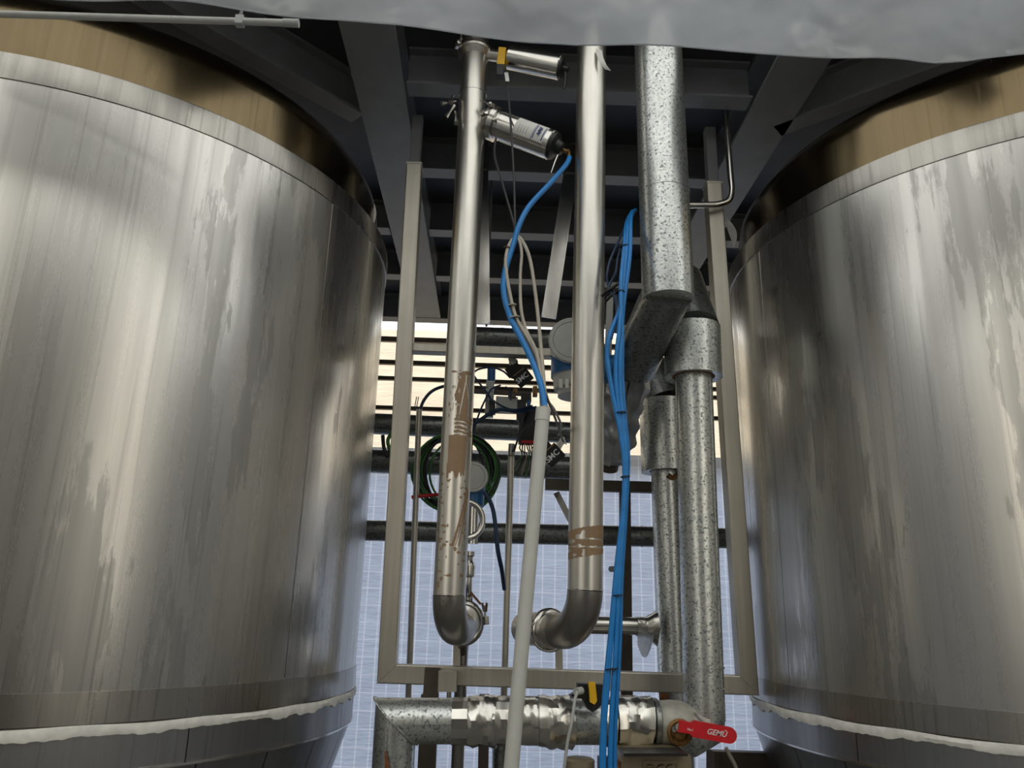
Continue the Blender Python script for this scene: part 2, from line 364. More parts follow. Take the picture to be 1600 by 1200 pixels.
# unseen sheeted scaffold enclosure, guessed, to shape light and reflections: translucent walls behind and at both sides
for nm, x0, y0, x1, y1 in (('wall_front', -4.6, -2.9, 5.2, -2.9), ('wall_left', -4.6, 5.7, -4.6, -2.9), ('wall_right', 5.2, -2.9, 5.2, 5.7)):
    def wf(u, v): return V(x0+(x1-x0)*u+0.02*math.sin(v*9+u*31), y0+(y1-y0)*u+0.02*math.sin(v*7+u*23), 4.6*v)
    w_ = MB().grid(wf, 40, 12).build(nm, M['wall_sheet' if nm == 'wall_front' else 'side_sheet']); w_['kind'] = 'structure'
    if nm == 'wall_front':                     # unseen low boards and dark middle sheet, added to darken reflections
        for k in range(8): MB().box((-4.6+9.8*(k+0.5)/8, -2.80, 0.62), 9.8/8-0.01, 0.018, 1.24).build('added_dark_board', M['brown_steel'], w_)
        MB().grid(lambda u, v: V(-1.45+3.5*u, -2.66+0.015*math.sin(u*19+v*5), 4.5*v), 16, 16).build('added_dark_sheet', M['side_sheet'], w_)
    for k in range(6):
        u = (k+0.5)/6; p = wf(u, 0)+V(0, 0.08 if nm == 'wall_front' else 0, 0)+V({'wall_left': 0.08, 'wall_right': -0.08}.get(nm, 0), 0, 0)
        MB().tube([V(p.x, p.y, 0), V(p.x, p.y, 4.6)], 0.024, 12).build('upright', M['galv_shade'], w_)
    for z in (1.0, 2.0, 3.0, 4.0):
        p, q = wf(0, 0), wf(1, 0); o = {'wall_left': V(0.13, 0, 0), 'wall_right': V(-0.13, 0, 0)}.get(nm, V(0, 0.13, 0))
        MB().tube([V(p.x, p.y, z)+o, V(q.x, q.y, z)+o], 0.024, 12).build('ledger', M['galv_shade'], w_)

tag(MB().grid(lambda u, v: V(-4.6+9.8*u, -2.9+5.3*v, 4.6+0.35*math.sin(math.pi*v)+0.03*math.sin(u*40+v*7)), 40, 20).build('added_roof_sheet', M['wall_sheet']), None, None, kind='structure')  # unseen roof sheet added to keep direct sun off the tanks

# ------------------------------------------------------------------ tanks
R = 1.11; ZT = CAM.z + 1.40; ZB = CAM.z - 0.286
def ring(mb, c, prof, seg=160, a0=0, a1=2*math.pi): return mb.lathe((c[0], c[1], 0), (0, 0, 1), prof, seg, V(0, -1, 0), a0, a1)
def make_tank(c, label, seed, face):
    rr = random.Random(seed)
    t = thing('storage_tank', (c[0], c[1], 0), label, 'tank', 'stainless tanks')
    ring(MB(), c, [(R, ZB+0.06), (R, ZT-0.06)]).build('shell', M['tank'], t)
    ring(MB(), c, [(R-0.03, ZT+0.004), (R+0.003, ZT+0.004), (R+0.004, ZT), (R+0.003, ZT-0.075), (R, ZT-0.0755)]).build('top_band', M['band'], t)
    ring(MB(), c, [(R, ZB+0.0755), (R+0.003, ZB+0.075), (R+0.005, ZB+0.004), (R-0.02, ZB)]).build('bottom_band', M['band'], t)
    ring(MB(), c, [(R-0.055, ZT-0.03), (R-0.055, ZT+0.18), (R-0.065, ZT+0.225), (R-0.10, ZT+0.275), (R-0.18, ZT+0.335), (R-0.32, ZT+0.39), (R-0.55, ZT+0.43), (0.02, ZT+0.455)]).build('head', M['head'], t)
    # uneven bead of sealant under the band
    v, f = [], []; n = 900
    def ns(x):
        i = math.floor(x); q = x-i; q = q*q*(3-2*q); hh = lambda z: math.sin(z*127.1+seed)*43758.5453 % 1.0
        return hh(i)*(1-q)+hh(i+1)*q
    for k in range(n):
        w = 2*math.pi*k/n; h = 0.007+0.018*ns(w*9+seed)*ns(w*31+seed)+0.004*ns(w*90)+0.010*max(0, ns(w*5+seed*3)-0.6)
        up = 0.002*math.sin(w*23)
        d = V(math.sin(w), -math.cos(w), 0)
        for rad, z in ((R-0.02, ZB+0.003), (R+0.006, ZB+0.001+up), (R+0.010, ZB-0.005-h*0.4), (R+0.007, ZB-0.009-h), (R-0.01, ZB-0.009-h)):
            v.append(V(c[0], c[1], z)+d*rad)
    for k in range(n):
        for j in range(4): f.append((k*5+j, ((k+1) % n)*5+j, ((k+1) % n)*5+j+1, k*5+j+1))
    MB().add(v, f).build('sealant_bead', M['caulk'], t)
    # cladding below: a short upright ring of sheets, then a tapering ring of narrower sheets
    def sheets(n, prof, off, gap):
        for k in range(n):
            w0 = 2*math.pi*(k+off)/n; w1 = 2*math.pi*(k+1+off)/n
            MB().lathe((c[0], c[1], 0), (0, 0, 1), prof, 10, V(0, -1, 0), w0+gap, w1-gap).build('cladding_panel', M['clad'], t)
    z1 = ZB-0.105
    sheets(10, [(R-0.015, ZB-0.006), (R+0.002, ZB-0.006), (R+0.002, z1), (R-0.012, z1)], 0.35 if face > 0 else 0.15, 0.0012)
    sheets(30, [(R-0.02, z1-0.003), (R-0.003, z1-0.003), (R-0.085, z1-0.26), (R-0.10, z1-0.26)], 0.2, 0.0018)
    ring(MB(), c, [(R-0.03, ZB-0.004), (R-0.03, z1), (R-0.125, z1-0.27), (0.15, z1-0.62), (0.08, z1-0.70), (0.08, z1-0.85)], 64).build('bottom_cone', M['clad'], t)
    ring(MB(), c, [(R-0.012, z1+0.006), (R+0.007, z1+0.004), (R+0.007, z1-0.002), (R-0.012, z1-0.006)]).build('seam_strip', M['bright'], t)
    for k in range(4):
        w = math.pi/4+k*math.pi/2; x, y = c[0]+0.85*math.cos(w), c[1]+0.85*math.sin(w)
        MB().tube([(x, y, 0), (x, y, z1-0.2)], 0.06, 20).build('leg', M['frame'], t)
    # vertical weld seam
    for w in ((1.12,) if face > 0 else (-1.42,)):
        d = V(math.sin(-w), -math.cos(w), 0)
        d = V(math.sin(w), -math.cos(w), 0)
        MB().bar(V(c[0], c[1], ZB+0.08)+d*R, V(c[0], c[1], ZT-0.08)+d*R, 0.002, 0.002, d).build('weld_seam', M['band'], t)
    return t
make_tank((-1.573, 2.865), 'large streaked stainless tank filling the left of the view', 1, 1)
make_tank((2.082, 2.783), 'large stainless tank filling the right of the view', 2, -1)

# ------------------------------------------------------------------ stainless vertical pipes
def bend(p, d0, d1, rad, n=10):               # quarter bend from p leaving along d0, ending along d1
    d0, d1 = Vector(d0).normalized(), Vector(d1).normalized(); c = p+d1*rad
    return [c - d1*rad*math.cos(math.pi/2*k/n) + d0*rad*math.sin(math.pi/2*k/n) for k in range(n+1)]
def weld(mb, p, d, r): mb.lathe(p, d, [(r-0.001, -0.003), (r+0.0012, -0.001), (r+0.0012, 0.001), (r-0.001, 0.003)], 32)
def clamp(parent, p, axis, r, wing=None, mat='bright'):
    ax = Vector(axis).normalized()
    MB().lathe(p, ax, [(r, -0.016), (r+0.009, -0.012), (r+0.013, -0.006), (r+0.013, 0.006), (r+0.009, 0.012), (r, 0.016)], 36).build('clamp_ring', M[mat], parent)
    parent = [o for o in parent.children if o.name.startswith('clamp_ring')][-1]
    if wing is not None:
        w = Vector(wing).normalized(); t, a, b = frame(ax, w); q = Vector(p)+a*(r+0.022)
        cl = MB().bar(q-b*0.004, q+b*0.014, 0.024, 0.016, a, 0.003).build('clamp_lug', M[mat], parent)
        m = MB(); m.tube([q+b*0.0, q+b*0.045], 0.004, 10); m.lathe(q+b*0.022, b, [(0.004, -0.006), (0.010, -0.004), (0.010, 0.004), (0.004, 0.006)], 14)
        for sgn in (-1, 1):
            m.add([q+b*0.024+ax*sgn*0.006, q+b*0.030+ax*sgn*0.026-a*0.002, q+b*0.050+ax*sgn*0.032, q+b*0.048+ax*sgn*0.018, q+b*0.032+ax*sgn*0.006,
                   q+b*0.024+ax*sgn*0.006+a*0.003, q+b*0.030+ax*sgn*0.026+a*0.001, q+b*0.050+ax*sgn*0.032+a*0.003, q+b*0.048+ax*sgn*0.018+a*0.003, q+b*0.032+ax*sgn*0.006+a*0.003],
                  [(0, 1, 2, 3, 4), (9, 8, 7, 6, 5), (0, 5, 6, 1), (1, 6, 7, 2), (2, 7, 8, 3), (3, 8, 9, 4), (4, 9, 5, 0)])
        m.build('wing_nut', M[mat], parent)

YL, YR = 2.50, 2.40
lt, lb = at(742, 84, YL), at(702, 930, YL)
rl = sz(46, at(720, 500, YL))/2
tL = thing('process_pipe', (lb.x, lb.y, lb.z-0.1), 'left stainless pipe with peeling brown tape remnants', 'pipe', 'upright stainless pipes')
dv = (lb-lt).normalized()
w1 = lt+(lb-lt)*0.094
MB().tube([lt, lb], rl, 40).build('tube', M['pipe'], tL)
bl = bend(lb, dv, V(0.25, 1, 0), 0.102)
MB().tube(bl+[bl[-1]+V(0.25, 1, 0).normalized()*0.05], rl+0.0006, 40).build('elbow', M['elbow'], tL)
for q in (w1, lb):
    m = MB(); weld(m, q, dv, rl); m.build('weld_bead', M['bright'], tL)
MB().lathe(lt+dv*0.012, -dv, [(rl, -0.015), (rl+0.012, 0.0), (rl+0.012, 0.008), (rl, 0.012), (rl, 0.35)], 40).build('ferrule', M['pipe'], tL)
clamp(tL, lt-dv*0.004, -dv, rl+0.004, V(-1, -0.5, 0), 'pipe')
# tape remnants on the left pipe
def patch(name, p0, p1, r, a0, a1, v0, v1, mask, mat, parent, nu, nv, lift=0.0008, crumple=0.0):
    p0, p1 = Vector(p0), Vector(p1); t, a, b = frame(p1-p0, V(0, -1, 0)); rr = random.Random(name+str(v0))
    jit = {}
    def fn(u, v):
        w = math.radians(a0+(a1-a0)*u); k = (round(u*nu), round(v*nv))
        if k not in jit: jit[k] = rr.uniform(-1, 1)
        o = (b*-1*math.sin(w)+a*math.cos(w))
        return p0+(p1-p0)*(v0+(v1-v0)*v)+o*(r+lift+crumple*(0.6+jit[k]))
    return MB().grid(fn, nu, nv, mask).build(name, M[mat], parent)
def vf(py): return (py-84)/(930-84)
def h2(x, y): return math.sin(x*12.9898+y*78.233)*43758.5453 % 1.0
def vn(x, y):
    xi, yi = math.floor(x), math.floor(y); fx, fy = x-xi, y-yi; fx = fx*fx*(3-2*fx); fy = fy*fy*(3-2*fy)
    return (h2(xi, yi)*(1-fx)+h2(xi+1, yi)*fx)*(1-fy)+(h2(xi, yi+1)*(1-fx)+h2(xi+1, yi+1)*fx)*fy
def mk_upper(u, v):                            # crumpled strip, v runs downward
    wob = 0.12*math.sin(v*9)+0.1*vn(v*14, 3)
    inside = (0.30+wob*0.5 < u < 0.86) if v > 0.12 else abs(u-0.62) < v*2.2
    line = abs((u-0.55)-(0.25-v*0.35)) < 0.022 or abs((u-0.75)-(v-0.2)*0.35) < 0.02
    crink = vn(u*9, v*16) > 0.74 and u < 0.5
    return (inside and not line and not crink) or (u < 0.28 and 0.3 < v < 0.95 and vn(u*18, v*9) > 0.72) or (v < 0.08 and vn(u*7, v*40) > 0.5)
def mk_bands(u, v): return abs(((v*5+0.35*math.sin(u*5)+0.3*vn(u*8, v*6)) % 1.0)-0.5) < 0.30 and (0.12+0.1*vn(v*9, 1) < u < 0.98) and vn(u*10, v*14+5) > 0.22
def mk_block(u, v): return v < 0.80+0.2*vn(u*14, 8) and (0.06-0.03*v < u < 0.97-0.09*v)
def mk_flecks(u, v): return vn(u*9, v*26) > 0.70 and vn(u*22+4, v*50) > 0.38 and (u < 0.42 or 0.72 < u) and vn(u*3, v*5+9) > 0.3
def mk_diag(u, v): return abs(u-(0.95-0.68*v)) < 0.10 and not abs(u-(0.99-0.68*v)) < 0.022 or (abs(u-(1.02-0.50*v)) < 0.028)
def mk_spots(u, v): return vn(u*7+2, v*13+2) > 0.80
for nm, a0, a1, y0, y1, mk, nu, nv in (('upper', -35, 52, 628, 700, mk_upper, 44, 76), ('bands', -28, 75, 692, 720, mk_bands, 50, 34), ('block', -32, 46, 720, 782, mk_block, 36, 60),
                                      ('flecks', -60, 55, 770, 880, mk_flecks, 70, 110), ('diag', -12, 66, 792, 868, mk_diag, 50, 76), ('spots', -45, 60, 862, 925, mk_spots, 46, 60)):
    o = patch('tape_remnant', lt, lb, rl, a0, a1, vf(y0), vf(y1), mk, 'tape', tL, nu, nv)
    if nm != 'block': o['kind'] = 'stuff'
patch('tape_remnant', bl[0], bl[0]+dv*0.06, rl, -35, 10, 0.05, 0.9, lambda u, v: vn(u*5+1, v*6+3) > 0.72, 'brown_steel', tL, 20, 30, 0.0014)['kind'] = 'stuff'

rt_, rb_ = at(926, -60, YR), at(914, 922, YR)
rr_ = sz(55, at(914, 900, YR))/2
tR = thing('process_pipe', (rb_.x, rb_.y, rb_.z-0.1), 'thicker right stainless pipe with a brown tape band near its elbow', 'pipe', 'upright stainless pipes')
MB().tube([rt_, rb_], rr_, 44).build('tube', M['pipe'], tR)
dvr = (rb_-rt_).normalized(); dR = V(-0.50, 1, 0).normalized()
br = bend(rb_, dvr, dR, 0.122)
MB().tube(br+[br[-1]+dR*0.02], rr_+0.0006, 44).build('elbow', M['elbow'], tR)
m = MB(); weld(m, rb_, dvr, rr_); m.build('weld_bead', M['bright'], tR)
e = br[-1]+dR*0.02
MB().tube([e, e+dR*0.22], rr_, 40).build('outlet', M['pipe'], tR)
clamp(tR, e+dR*0.06, dR, rr_+0.002, V(-1, -0.4, -0.1))
vfr = lambda py: (py+60)/(922+60)
def mk_tr(u, v): return (v+0.25*u > 0.20) and (v+0.25*u < 1.02) and not (abs(v-0.42+0.02*u) < 0.025 and u > 0.42) and not (abs(v-0.64+0.02*u) < 0.025) and not (u < 0.46 and vn(u*9, v*8) > 0.42+0.5*abs(v-0.4))
patch('tape_band', rt_, rb_, rr_, -85, 85, vfr(842), vfr(886), mk_tr, 'tape', tR, 90, 44)
m = MB(); q = at(935, 82, YR-0.065)            # loose strip of white tape
m.grid(lambda u, v: at(931+10*u+14*v*v, 76+32*v+3*u, YR-0.062-0.012*math.sin(v*3)), 4, 10)
m.build('loose_tape', M['white'], tR)

# ------------------------------------------------------------------ rectangular stainless frame
YF = 2.85
fw_ = sz(26, at(880, 700, YF))
a, b_, c_, d_ = at(648, 262, YF), at(605.5, 1052, YF), at(1167, 1070, YF), at(1113, 292, YF)
tF = thing('pipe_rack', (b_.x, b_.y, b_.z), 'rectangular stainless square-tube frame around the pipes', 'frame')
n1 = (V(1, 0, 0)-V(0, 0, 1)*-1).normalized(); 
def mitre(p, q, r_): return ((p-q).normalized()-(r_-q).normalized())
MB().bar(a, b_, fw_, fw_, V(0, -1, 0), 0.004, None, mitre(a, b_, c_)).build('left_post', M['frame'], tF)
MB().bar(b_, c_, fw_, fw_, V(0, -1, 0), 0.004, mitre(c_, b_, a), mitre(b_, c_, d_)).build('bottom_rail', M['frame'], tF)
MB().bar(d_, c_, fw_, fw_, V(0, -1, 0), 0.004, None, mitre(d_, c_, b_)).build('right_post', M['frame'], tF)
x0, x1 = at(640, 545, YF+0.02), at(930, 556, YF+0.02)
MB().bar(x0, x1, fw_*0.8, sz(13, x0), V(0, 0, 1), 0.003).build('cross_rail', M['frame'], tF)
for p in (a, d_):
    MB().bar(p-V(0, 0, 0.0), p+V(0, 0, 0.008), 0.066, 0.066, V(0, 1, 0)).build('end_plate', M['frame'], tF)
    MB().bar(p+V(0, 0, 0.008), V(p.x, p.y, ZJ+0.01), fw_*0.7, fw_*0.7, V(0, -1, 0), 0.003).build('hanger', M['grey'], tF)
for (p, o, w) in ((b_, V(1, 0, 1), 1), (c_, V(-1, 0, 1), 1)):
    q0 = p+V(-0.5 if p is b_ else 0.5, 0, -0.5)*fw_+V(0, -fw_/2, 0); q1 = p+V(0.5 if p is b_ else -0.5, 0, 0.5)*fw_+V(0, -fw_/2, 0)
    MB().tube([q0, q1], 0.0018, 8).build('corner_weld', M['bright'], tF)
q = at(700, 1064, YF-0.06)
MB().bar(at(700, 1048, YF-0.06), at(699, 1080, YF-0.06), sz(29, q), 0.05, V(0, -1, 0), 0.003).build('bracket_block', M['frame'], tF)
MB().bar(at(676, 1043, YF-0.035), at(672, 1100, YF-0.035), sz(24, q), 0.012, V(0, -1, 0)).build('bracket_plate', M['brown_steel'], tF)
q = at(701, 1086, YF-0.05); MB().tube([at(702, 1076, YF-0.05), at(701, 1100, YF-0.05)], 0.008, 12).build('bolt', M['bright'], tF)

# ------------------------------------------------------------------ galvanised clad ducts
def pxpipe(pts, wpx, name, mat, parent, seg=40, caps=True):
    P = [at(*q) for q in pts]
    rad = [sz(w, p)/2 for w, p in zip(wpx, P)] if isinstance(wpx, (list, tuple)) else sz(wpx, P[len(P)//2])/2
    return MB().tube(P, rad, seg, caps).build(name, M[mat], parent)
def collar_seam(p, d, r, parent, mat='galv'):
    MB().lathe(p, d, [(r-0.002, -0.004), (r+0.0018, -0.003), (r+0.0018, 0.003), (r-0.002, 0.004)], 44).build('joint_seam', M[mat], parent)
g0, g1 = at(1023, -60, 2.38), at(1044, 468, 2.38); g0 = g1+(g0-g1)*((ZJ+0.18-g1.z)/(g0.z-g1.z))
rg = sz(80, at(1043, 440, 2.38))/2
tG = thing('clad_duct', (g1.x, g1.y, g1.z), 'thick galvanised clad duct coming down from the plastic sheet', 'duct', 'galvanised ducts')
MB().tube([g0, g1], rg, 56).build('straight_section', M['galv'], tG)
dg = (g1-g0).normalized(); collar_seam(at(1038, 303, 2.38), dg, rg, tG)
e1 = at(990, 572, 2.72); e0 = g1-dg*0.03
MB().tube([e0, e0+(e1-e0)*0.35, e1], rg*0.97, 56).build('elbow_segment', M['galv_shade'], tG)
e2 = at(948, 735, 3.02)
# seam line along the elbow
pxpipe([(1068, 478, 2.42), (1013, 566, 2.66)], 3, 'lock_seam', 'galv', tG, 8)
for px, py in ((1066, 110), (1069, 160), (1071, 222), (1072, 262), (1075, 345)):
    p = at(px-3, py, 2.33); MB().lathe(p, V(0.6, -1, 0), [(0.004, 0), (0.003, 0.003), (0.0, 0.004)], 10).build('rivet', M['bright'], tG)
p = at(1072, 372, 2.36)

YG = 2.62
c0, c1 = at(1081, 512, YG), at(1084, 590, YG); rc = sz(87, c0)/2
n1_, n2_ = at(1084, 590, YG), at(1101, 1124, YG); rn = sz(60, at(1092, 850, YG))/2
tH = thing('clad_duct', (n2_.x, n2_.y, n2_.z), 'upright galvanised duct with a wide collar above the narrow section beside the right post', 'duct', 'galvanised ducts')
dh = (n2_-n1_).normalized()
MB().lathe(c0, dh, [(rc-0.002, -0.0), (rc, 0.0), (rc, (c1-c0).length), (rc-0.004, (c1-c0).length), (rn+0.004, (c1-c0).length-0.004)], 56).build('collar', M['galv'], tH)
MB().lathe(c1-dh*0.0045, dh, [(rc-0.004, 0.0), (rn, 0.002)], 56).build('collar_rust', M['rust'], tH)
ec = at(1062, 440, YG+0.12); MB().tube([ec, c0+(ec-c0)*0.4, c0+dh*0.01], [rc*0.86, rc*0.90, rc*0.97], 56).build('elbow_segment', M['galv_shade'], tH)
MB().tube([c1-dh*0.03, n2_], rn, 48).build('straight_section', M['galv'], tH)
sx = RT*rn*0.72 - V(0, rn*0.69, 0)
MB().bar(c1+sx, n2_+sx-dh*0.06, 0.003, 0.004, V(0.7, -0.7, 0)).build('lock_seam', M['galv'], tH)
collar_seam(at(1099, 1042, YG), dh, rn, tH)
for py in (960, 1000, 1075, 1105): 
    p = at(1093+0.0285*(py-850), py, YG)+sx*1.02+RT*0.004; MB().lathe(p, V(0.7, -0.7, 0), [(0.0035, 0), (0.003, 0.002), (0.0, 0.003)], 10).build('rivet', M['bright'], tH)
YK = 3.10
k0, k1 = at(1037, 628, YK), at(1041, 738, YK); rk = sz(76, k0)/2; rk2 = sz(47, k1)/2
k2 = at(1054, 1060, YK); k2 = k1+(k2-k1)*(k1.z/(k1.z-k2.z)); tK = thing('clad_duct', tuple(k2), 'shorter galvanised duct standing behind the frame, half hidden by the collared duct', 'duct', 'galvanised ducts')
dk = (k2-k1).normalized()
MB().lathe(k0, dk, [(rk-0.002, 0), (rk, 0), (rk, (k1-k0).length), (rk-0.004, (k1-k0).length), (rk2, (k1-k0).length-0.005)], 52).build('collar', M['galv'], tK)
MB().lathe(k1-dk*0.0055, dk, [(rk-0.004, 0.0), (rk2, 0.002)], 52).build('collar_rust', M['rust'], tK)
MB().tube([k1-dk*0.03, k2], rk2, 40).build('straight_section', M['galv'], tK)
MB().tube([k0+dk*0.01, at(1020, 590, YK+0.05), at(985, 560, YK+0.12)], rk*0.95, 48).build('elbow_segment', M['galv_shade'], tK)
sx = RT*rk2*0.72-V(0, rk2*0.69, 0); MB().bar(k1+sx, k2+sx, 0.003, 0.004, V(0.7, -0.7, 0)).build('lock_seam', M['galv'], tK)
# insulation plug peeking out at the collar
MB().tube(crom([at(1043, 742, YK-0.06), at(1050, 747, YK-0.055), at(1058, 742, YK-0.05)]), sz(9, k1)/2, 10).build('insulation_tuft', M['bronze'], tK)

# foil-wrapped pipe stub under the elbow
P = [at(985, 575, 2.80), at(970, 640, 2.92), at(952, 715, 3.05)]; rw = sz(66, P[1])/2
def wrapfn(u, v):
    p = P[0].lerp(P[2], v); t, a, b = frame(P[2]-P[0], V(0, -1, 0)); w = 2*math.pi*u
    r = rw*(1+0.16*(vn(u*18, v*9)-0.5)+0.06*math.sin(v*31+u*19)+0.08*(vn(u*40, v*14)-0.5))*(1-0.22*max(0, v-0.75)*4*0.6)
    return p+(a*math.cos(w)+b*math.sin(w))*r
tW = thing('wrapped_pipe', tuple(P[2]), 'dull crumpled wrap around a slanting pipe behind the blue hoses', 'pipe')
MB().grid(wrapfn, 44, 30).build('wrap', M['dull_foil'], tW, 30)
MB().tube([P[2]-(P[2]-P[0])*0.05, P[2]+(P[2]-P[0])*0.12], rw*0.55, 24).build('tube', M['brown_steel'], tW)
MB().tube([at(1002, 612, 2.86), at(958, 668, 2.90)], 0.012, 12).build('strap', M['black'], tW)
q = at(975, 588, 2.74); MB().bar(at(955, 586, 2.72), at(1010, 590, 2.74), 0.01, sz(16, q), V(0, 0, 1), 0.002).build('blue_strap', M['navy'], tW)

# ------------------------------------------------------------------ insulated pipes behind the frame
def hpipe(x0, y0, x1, y1, Y, wpx, label, mat='galv_shade'):
    a, b_ = at(x0, y0, Y), at(x1, y1, Y); r = sz(wpx, a.lerp(b_, .5))/2
    t = thing('rear_pipe', tuple(a.lerp(b_, .5)-V(0, 0, r)), label, 'pipe', 'level pipes behind the frame')
    MB().tube([a, b_], r, 32).build('cladding', M[mat], t)
    for k in (0.3, 0.72): collar_seam(a.lerp(b_, k), b_-a, r, t, mat)
    return t
hpipe(540, 660, 930, 678, 3.70, 33, 'dark level clad pipe, upper of the close pair behind the frame')
hpipe(540, 719, 930, 733, 3.62, 37, 'dark level clad pipe, lower of the close pair behind the frame')
hpipe(540, 828, 1180, 842, 3.60, 32, 'long dark level clad pipe crossing behind both stainless pipes')
hpipe(722, 526, 930, 534, 3.55, 33, 'speckled galvanised pipe just under the far edge beam')
q = at(760, 510, 3.55); MB().tube([q, V(q.x, q.y, ZJ+0.187)], 0.006, 8).build('hanger_rod', M['grey'], bpy.data.objects['rear_pipe.003'])
for x, lab in ((-1.9, 'scaffold upright holding the rails behind the left tank'), (2.6, 'scaffold upright holding the rails behind the right tank')):
    tag(MB().tube([(x, 5.475, 0), (x, 5.475, ZJ+0.05)], 0.024, 16).build('scaffold_upright', M['galv_shade']), lab, 'pole', 'scaffold uprights')

# ------------------------------------------------------------------ valve actuators at the top
def pz(p, q, k): return p+(q-p)*k
A0, A1 = at(782, 197, 2.46), at(863, 227, 2.42); ax = (A1-A0).normalized(); L = (A1-A0).length; ra = sz(46, A0)/2
tA = thing('valve_actuator', tuple(A0-V(0, 0, ra)), 'lower stainless valve actuator with a white and blue sticker', 'actuator', 'valve actuators')
MB().lathe(A0, ax, [(ra-0.004, 0), (ra, 0.004), (ra, L-0.004), (ra-0.004, L)], 44).build('cylinder', M['bright'], tA)
MB().lathe(A0-ax*0.034, ax, [(ra*0.6, 0), (ra+0.010, 0.002), (ra+0.010, 0.022), (ra-0.002, 0.026), (ra-0.002, 0.036)], 40).build('flange', M['bright'], tA)
MB().lathe(A1, ax, [(ra*0.96, 0), (ra*0.9, 0.012), (ra*0.55, 0.020), (ra*0.4, 0.04), (ra*0.2, 0.045)], 32).build('end_cap', M['black'], tA)
p = at(752, 183, 2.50)
MB().tube([p-ax*0.03, A0-ax*0.03], ra*0.55, 28).build('neck', M['pipe'], tA)
clamp(tA, pz(p, A0, 0.35), ax, ra*0.62, V(0.1, -0.6, 1))
clamp(tA, pz(p, A0, 0.72), ax, ra*0.55, V(0, -1, 0.3))
q = A1+ax*0.045; MB().tube(crom([q-ax*0.01, q+V(0.01, 0, -0.008), at(888, 236, 2.42), at(889, 244, 2.42)]), 0.007, 12).build('air_fitting', M['bronze'], tA)
MB().tube([at(873, 238, 2.42), at(868, 250, 2.42), at(861, 270, 2.42)], [0.005, 0.004, 0.002], 10).build('drain_pin', M['bright'], tA)
MB().tube([at(779, 220, 2.40), at(852, 248, 2.37)], 0.003, 8).build('guide_rod', M['bright'], tA)
# sticker wrapped on the cylinder, with print
t_, a_, b2_ = frame(ax, V(0, -1.0, -0.05))
def stick(u, v, lift=0.0006):
    w = math.radians(-38+76*v); return A0+ax*(L*(0.34+0.56*u))+(a_*math.cos(w)+b2_*math.sin(w))*(ra+lift)
stk = MB().grid(stick, 8, 14).build('sticker', M['white'], tA)
MB().grid(lambda u, v: stick(0.62+0.02*u, v, 0.0009), 1, 14).build('sticker_line', M['ink'], stk)
for u0 in (0.66, 0.94): MB().grid(lambda u, v: stick(u0+0.03*u, 0.12+0.8*v, 0.0009), 1, 12).build('sticker_bar', M['ink'], stk)
for k in range(4): MB().grid(lambda u, v: stick(0.14+0.09*k+0.035*u, 0.45+0.4*v, 0.0009), 1, 8).build('sticker_print', M['cover'], stk)
up = stick(0.8, 0.9)-stick(0.8, 0.1); c = stick(0.815, 0.5, 0.0025)
sgn = 1 if up.z > 0 else -1
text('sticker_lettering', 'NNI', c, up*sgn, -ax, 0.013, M['ink'], stk, 0.001, 0.25)
# wing nuts left of the pipe holding that valve
q = at(712, 172, 2.50)
for (x0, y0, x1, y1) in ((708, 150, 704, 160), (712, 158, 690, 162), (710, 165, 696, 184), (712, 175, 713, 193)):
    p0, p1 = at(x0, y0, 2.47), at(x1, y1, 2.45); m = MB(); m.tube([p0, pz(p0, p1, 0.5), p1], [0.006, 0.004, 0.010], 8); m.build('wing', M['bright'], tA)

B0, B1 = at(796, 90, 2.46), at(876, 106, 2.42); ax = (B1-B0).normalized(); L = (B1-B0).length; ra = sz(38, B0)/2
tB = thing('valve_actuator', tuple(B0-V(0, 0, ra)), 'upper stainless valve actuator with a yellow clip, just under the plastic sheet', 'actuator', 'valve actuators')
MB().lathe(B0, ax, [(ra-0.004, 0), (ra, 0.004), (ra, L-0.003), (ra-0.003, L)], 40).build('cylinder', M['bright'], tB)
MB().lathe(B1, ax, [(ra*0.9, 0), (ra*0.8, 0.008), (ra*0.3, 0.012), (ra*0.25, 0.03)], 28).build('end_cap', M['black'], tB)
MB().bar(at(785, 78, 2.44), at(782, 104, 2.44), sz(12, B0), 0.03, V(0, -1, 0), 0.003).build('clip', M['yellow'], tB)
MB().bar(at(781, 104, 2.44), at(781, 120, 2.44), sz(11, B0), 0.03, V(0, -1, 0), 0.003).build('lower_clip', M['black'], tB)
MB().tube([at(752, 84, 2.50), B0+ax*0.01], ra*0.5, 24).build('neck', M['pipe'], tB)
MB().tube([at(883, 108, 2.42), at(883, 132, 2.42), at(881, 139, 2.42)], [0.007, 0.006, 0.003], 12).build('drain_pin', M['black'], tB)
tag(MB().grid(lambda u, v: at(788+6*u+2*v, 113+14*v, 2.40+0.004*math.sin(v*3)), 3, 6).build('paper_tag', M['white']), 'small white tag dangling below the yellow clip', 'tag')
# thin wires
def cable(pts, wpx, name, mat, label=None, cat='cable', group=None, parent=None, seg=10, n=8):
    P = crom([at(*q) for q in pts], n); r = sz(wpx, P[len(P)//2])/2
    o = MB().tube(P, r, seg).build(name, M[mat], parent)
    return tag(o, label, cat, group) if parent is None else o
cable([(791, 118, 2.42), (797, 180, 2.38), (803, 280, 2.3), (805, 372, 2.22)], 3.5, 'signal_wire', 'rubber', 'thin dark wire hanging straight from the upper actuator', 'wire', 'thin wires')
cable([(775, 215, 2.42), (773, 243, 2.38), (786, 290, 2.30), (803, 350, 2.24), (806, 372, 2.22)], 3.5, 'signal_wire', 'rubber', 'thin dark wire slanting down from the lower actuator', 'wire', 'thin wires')
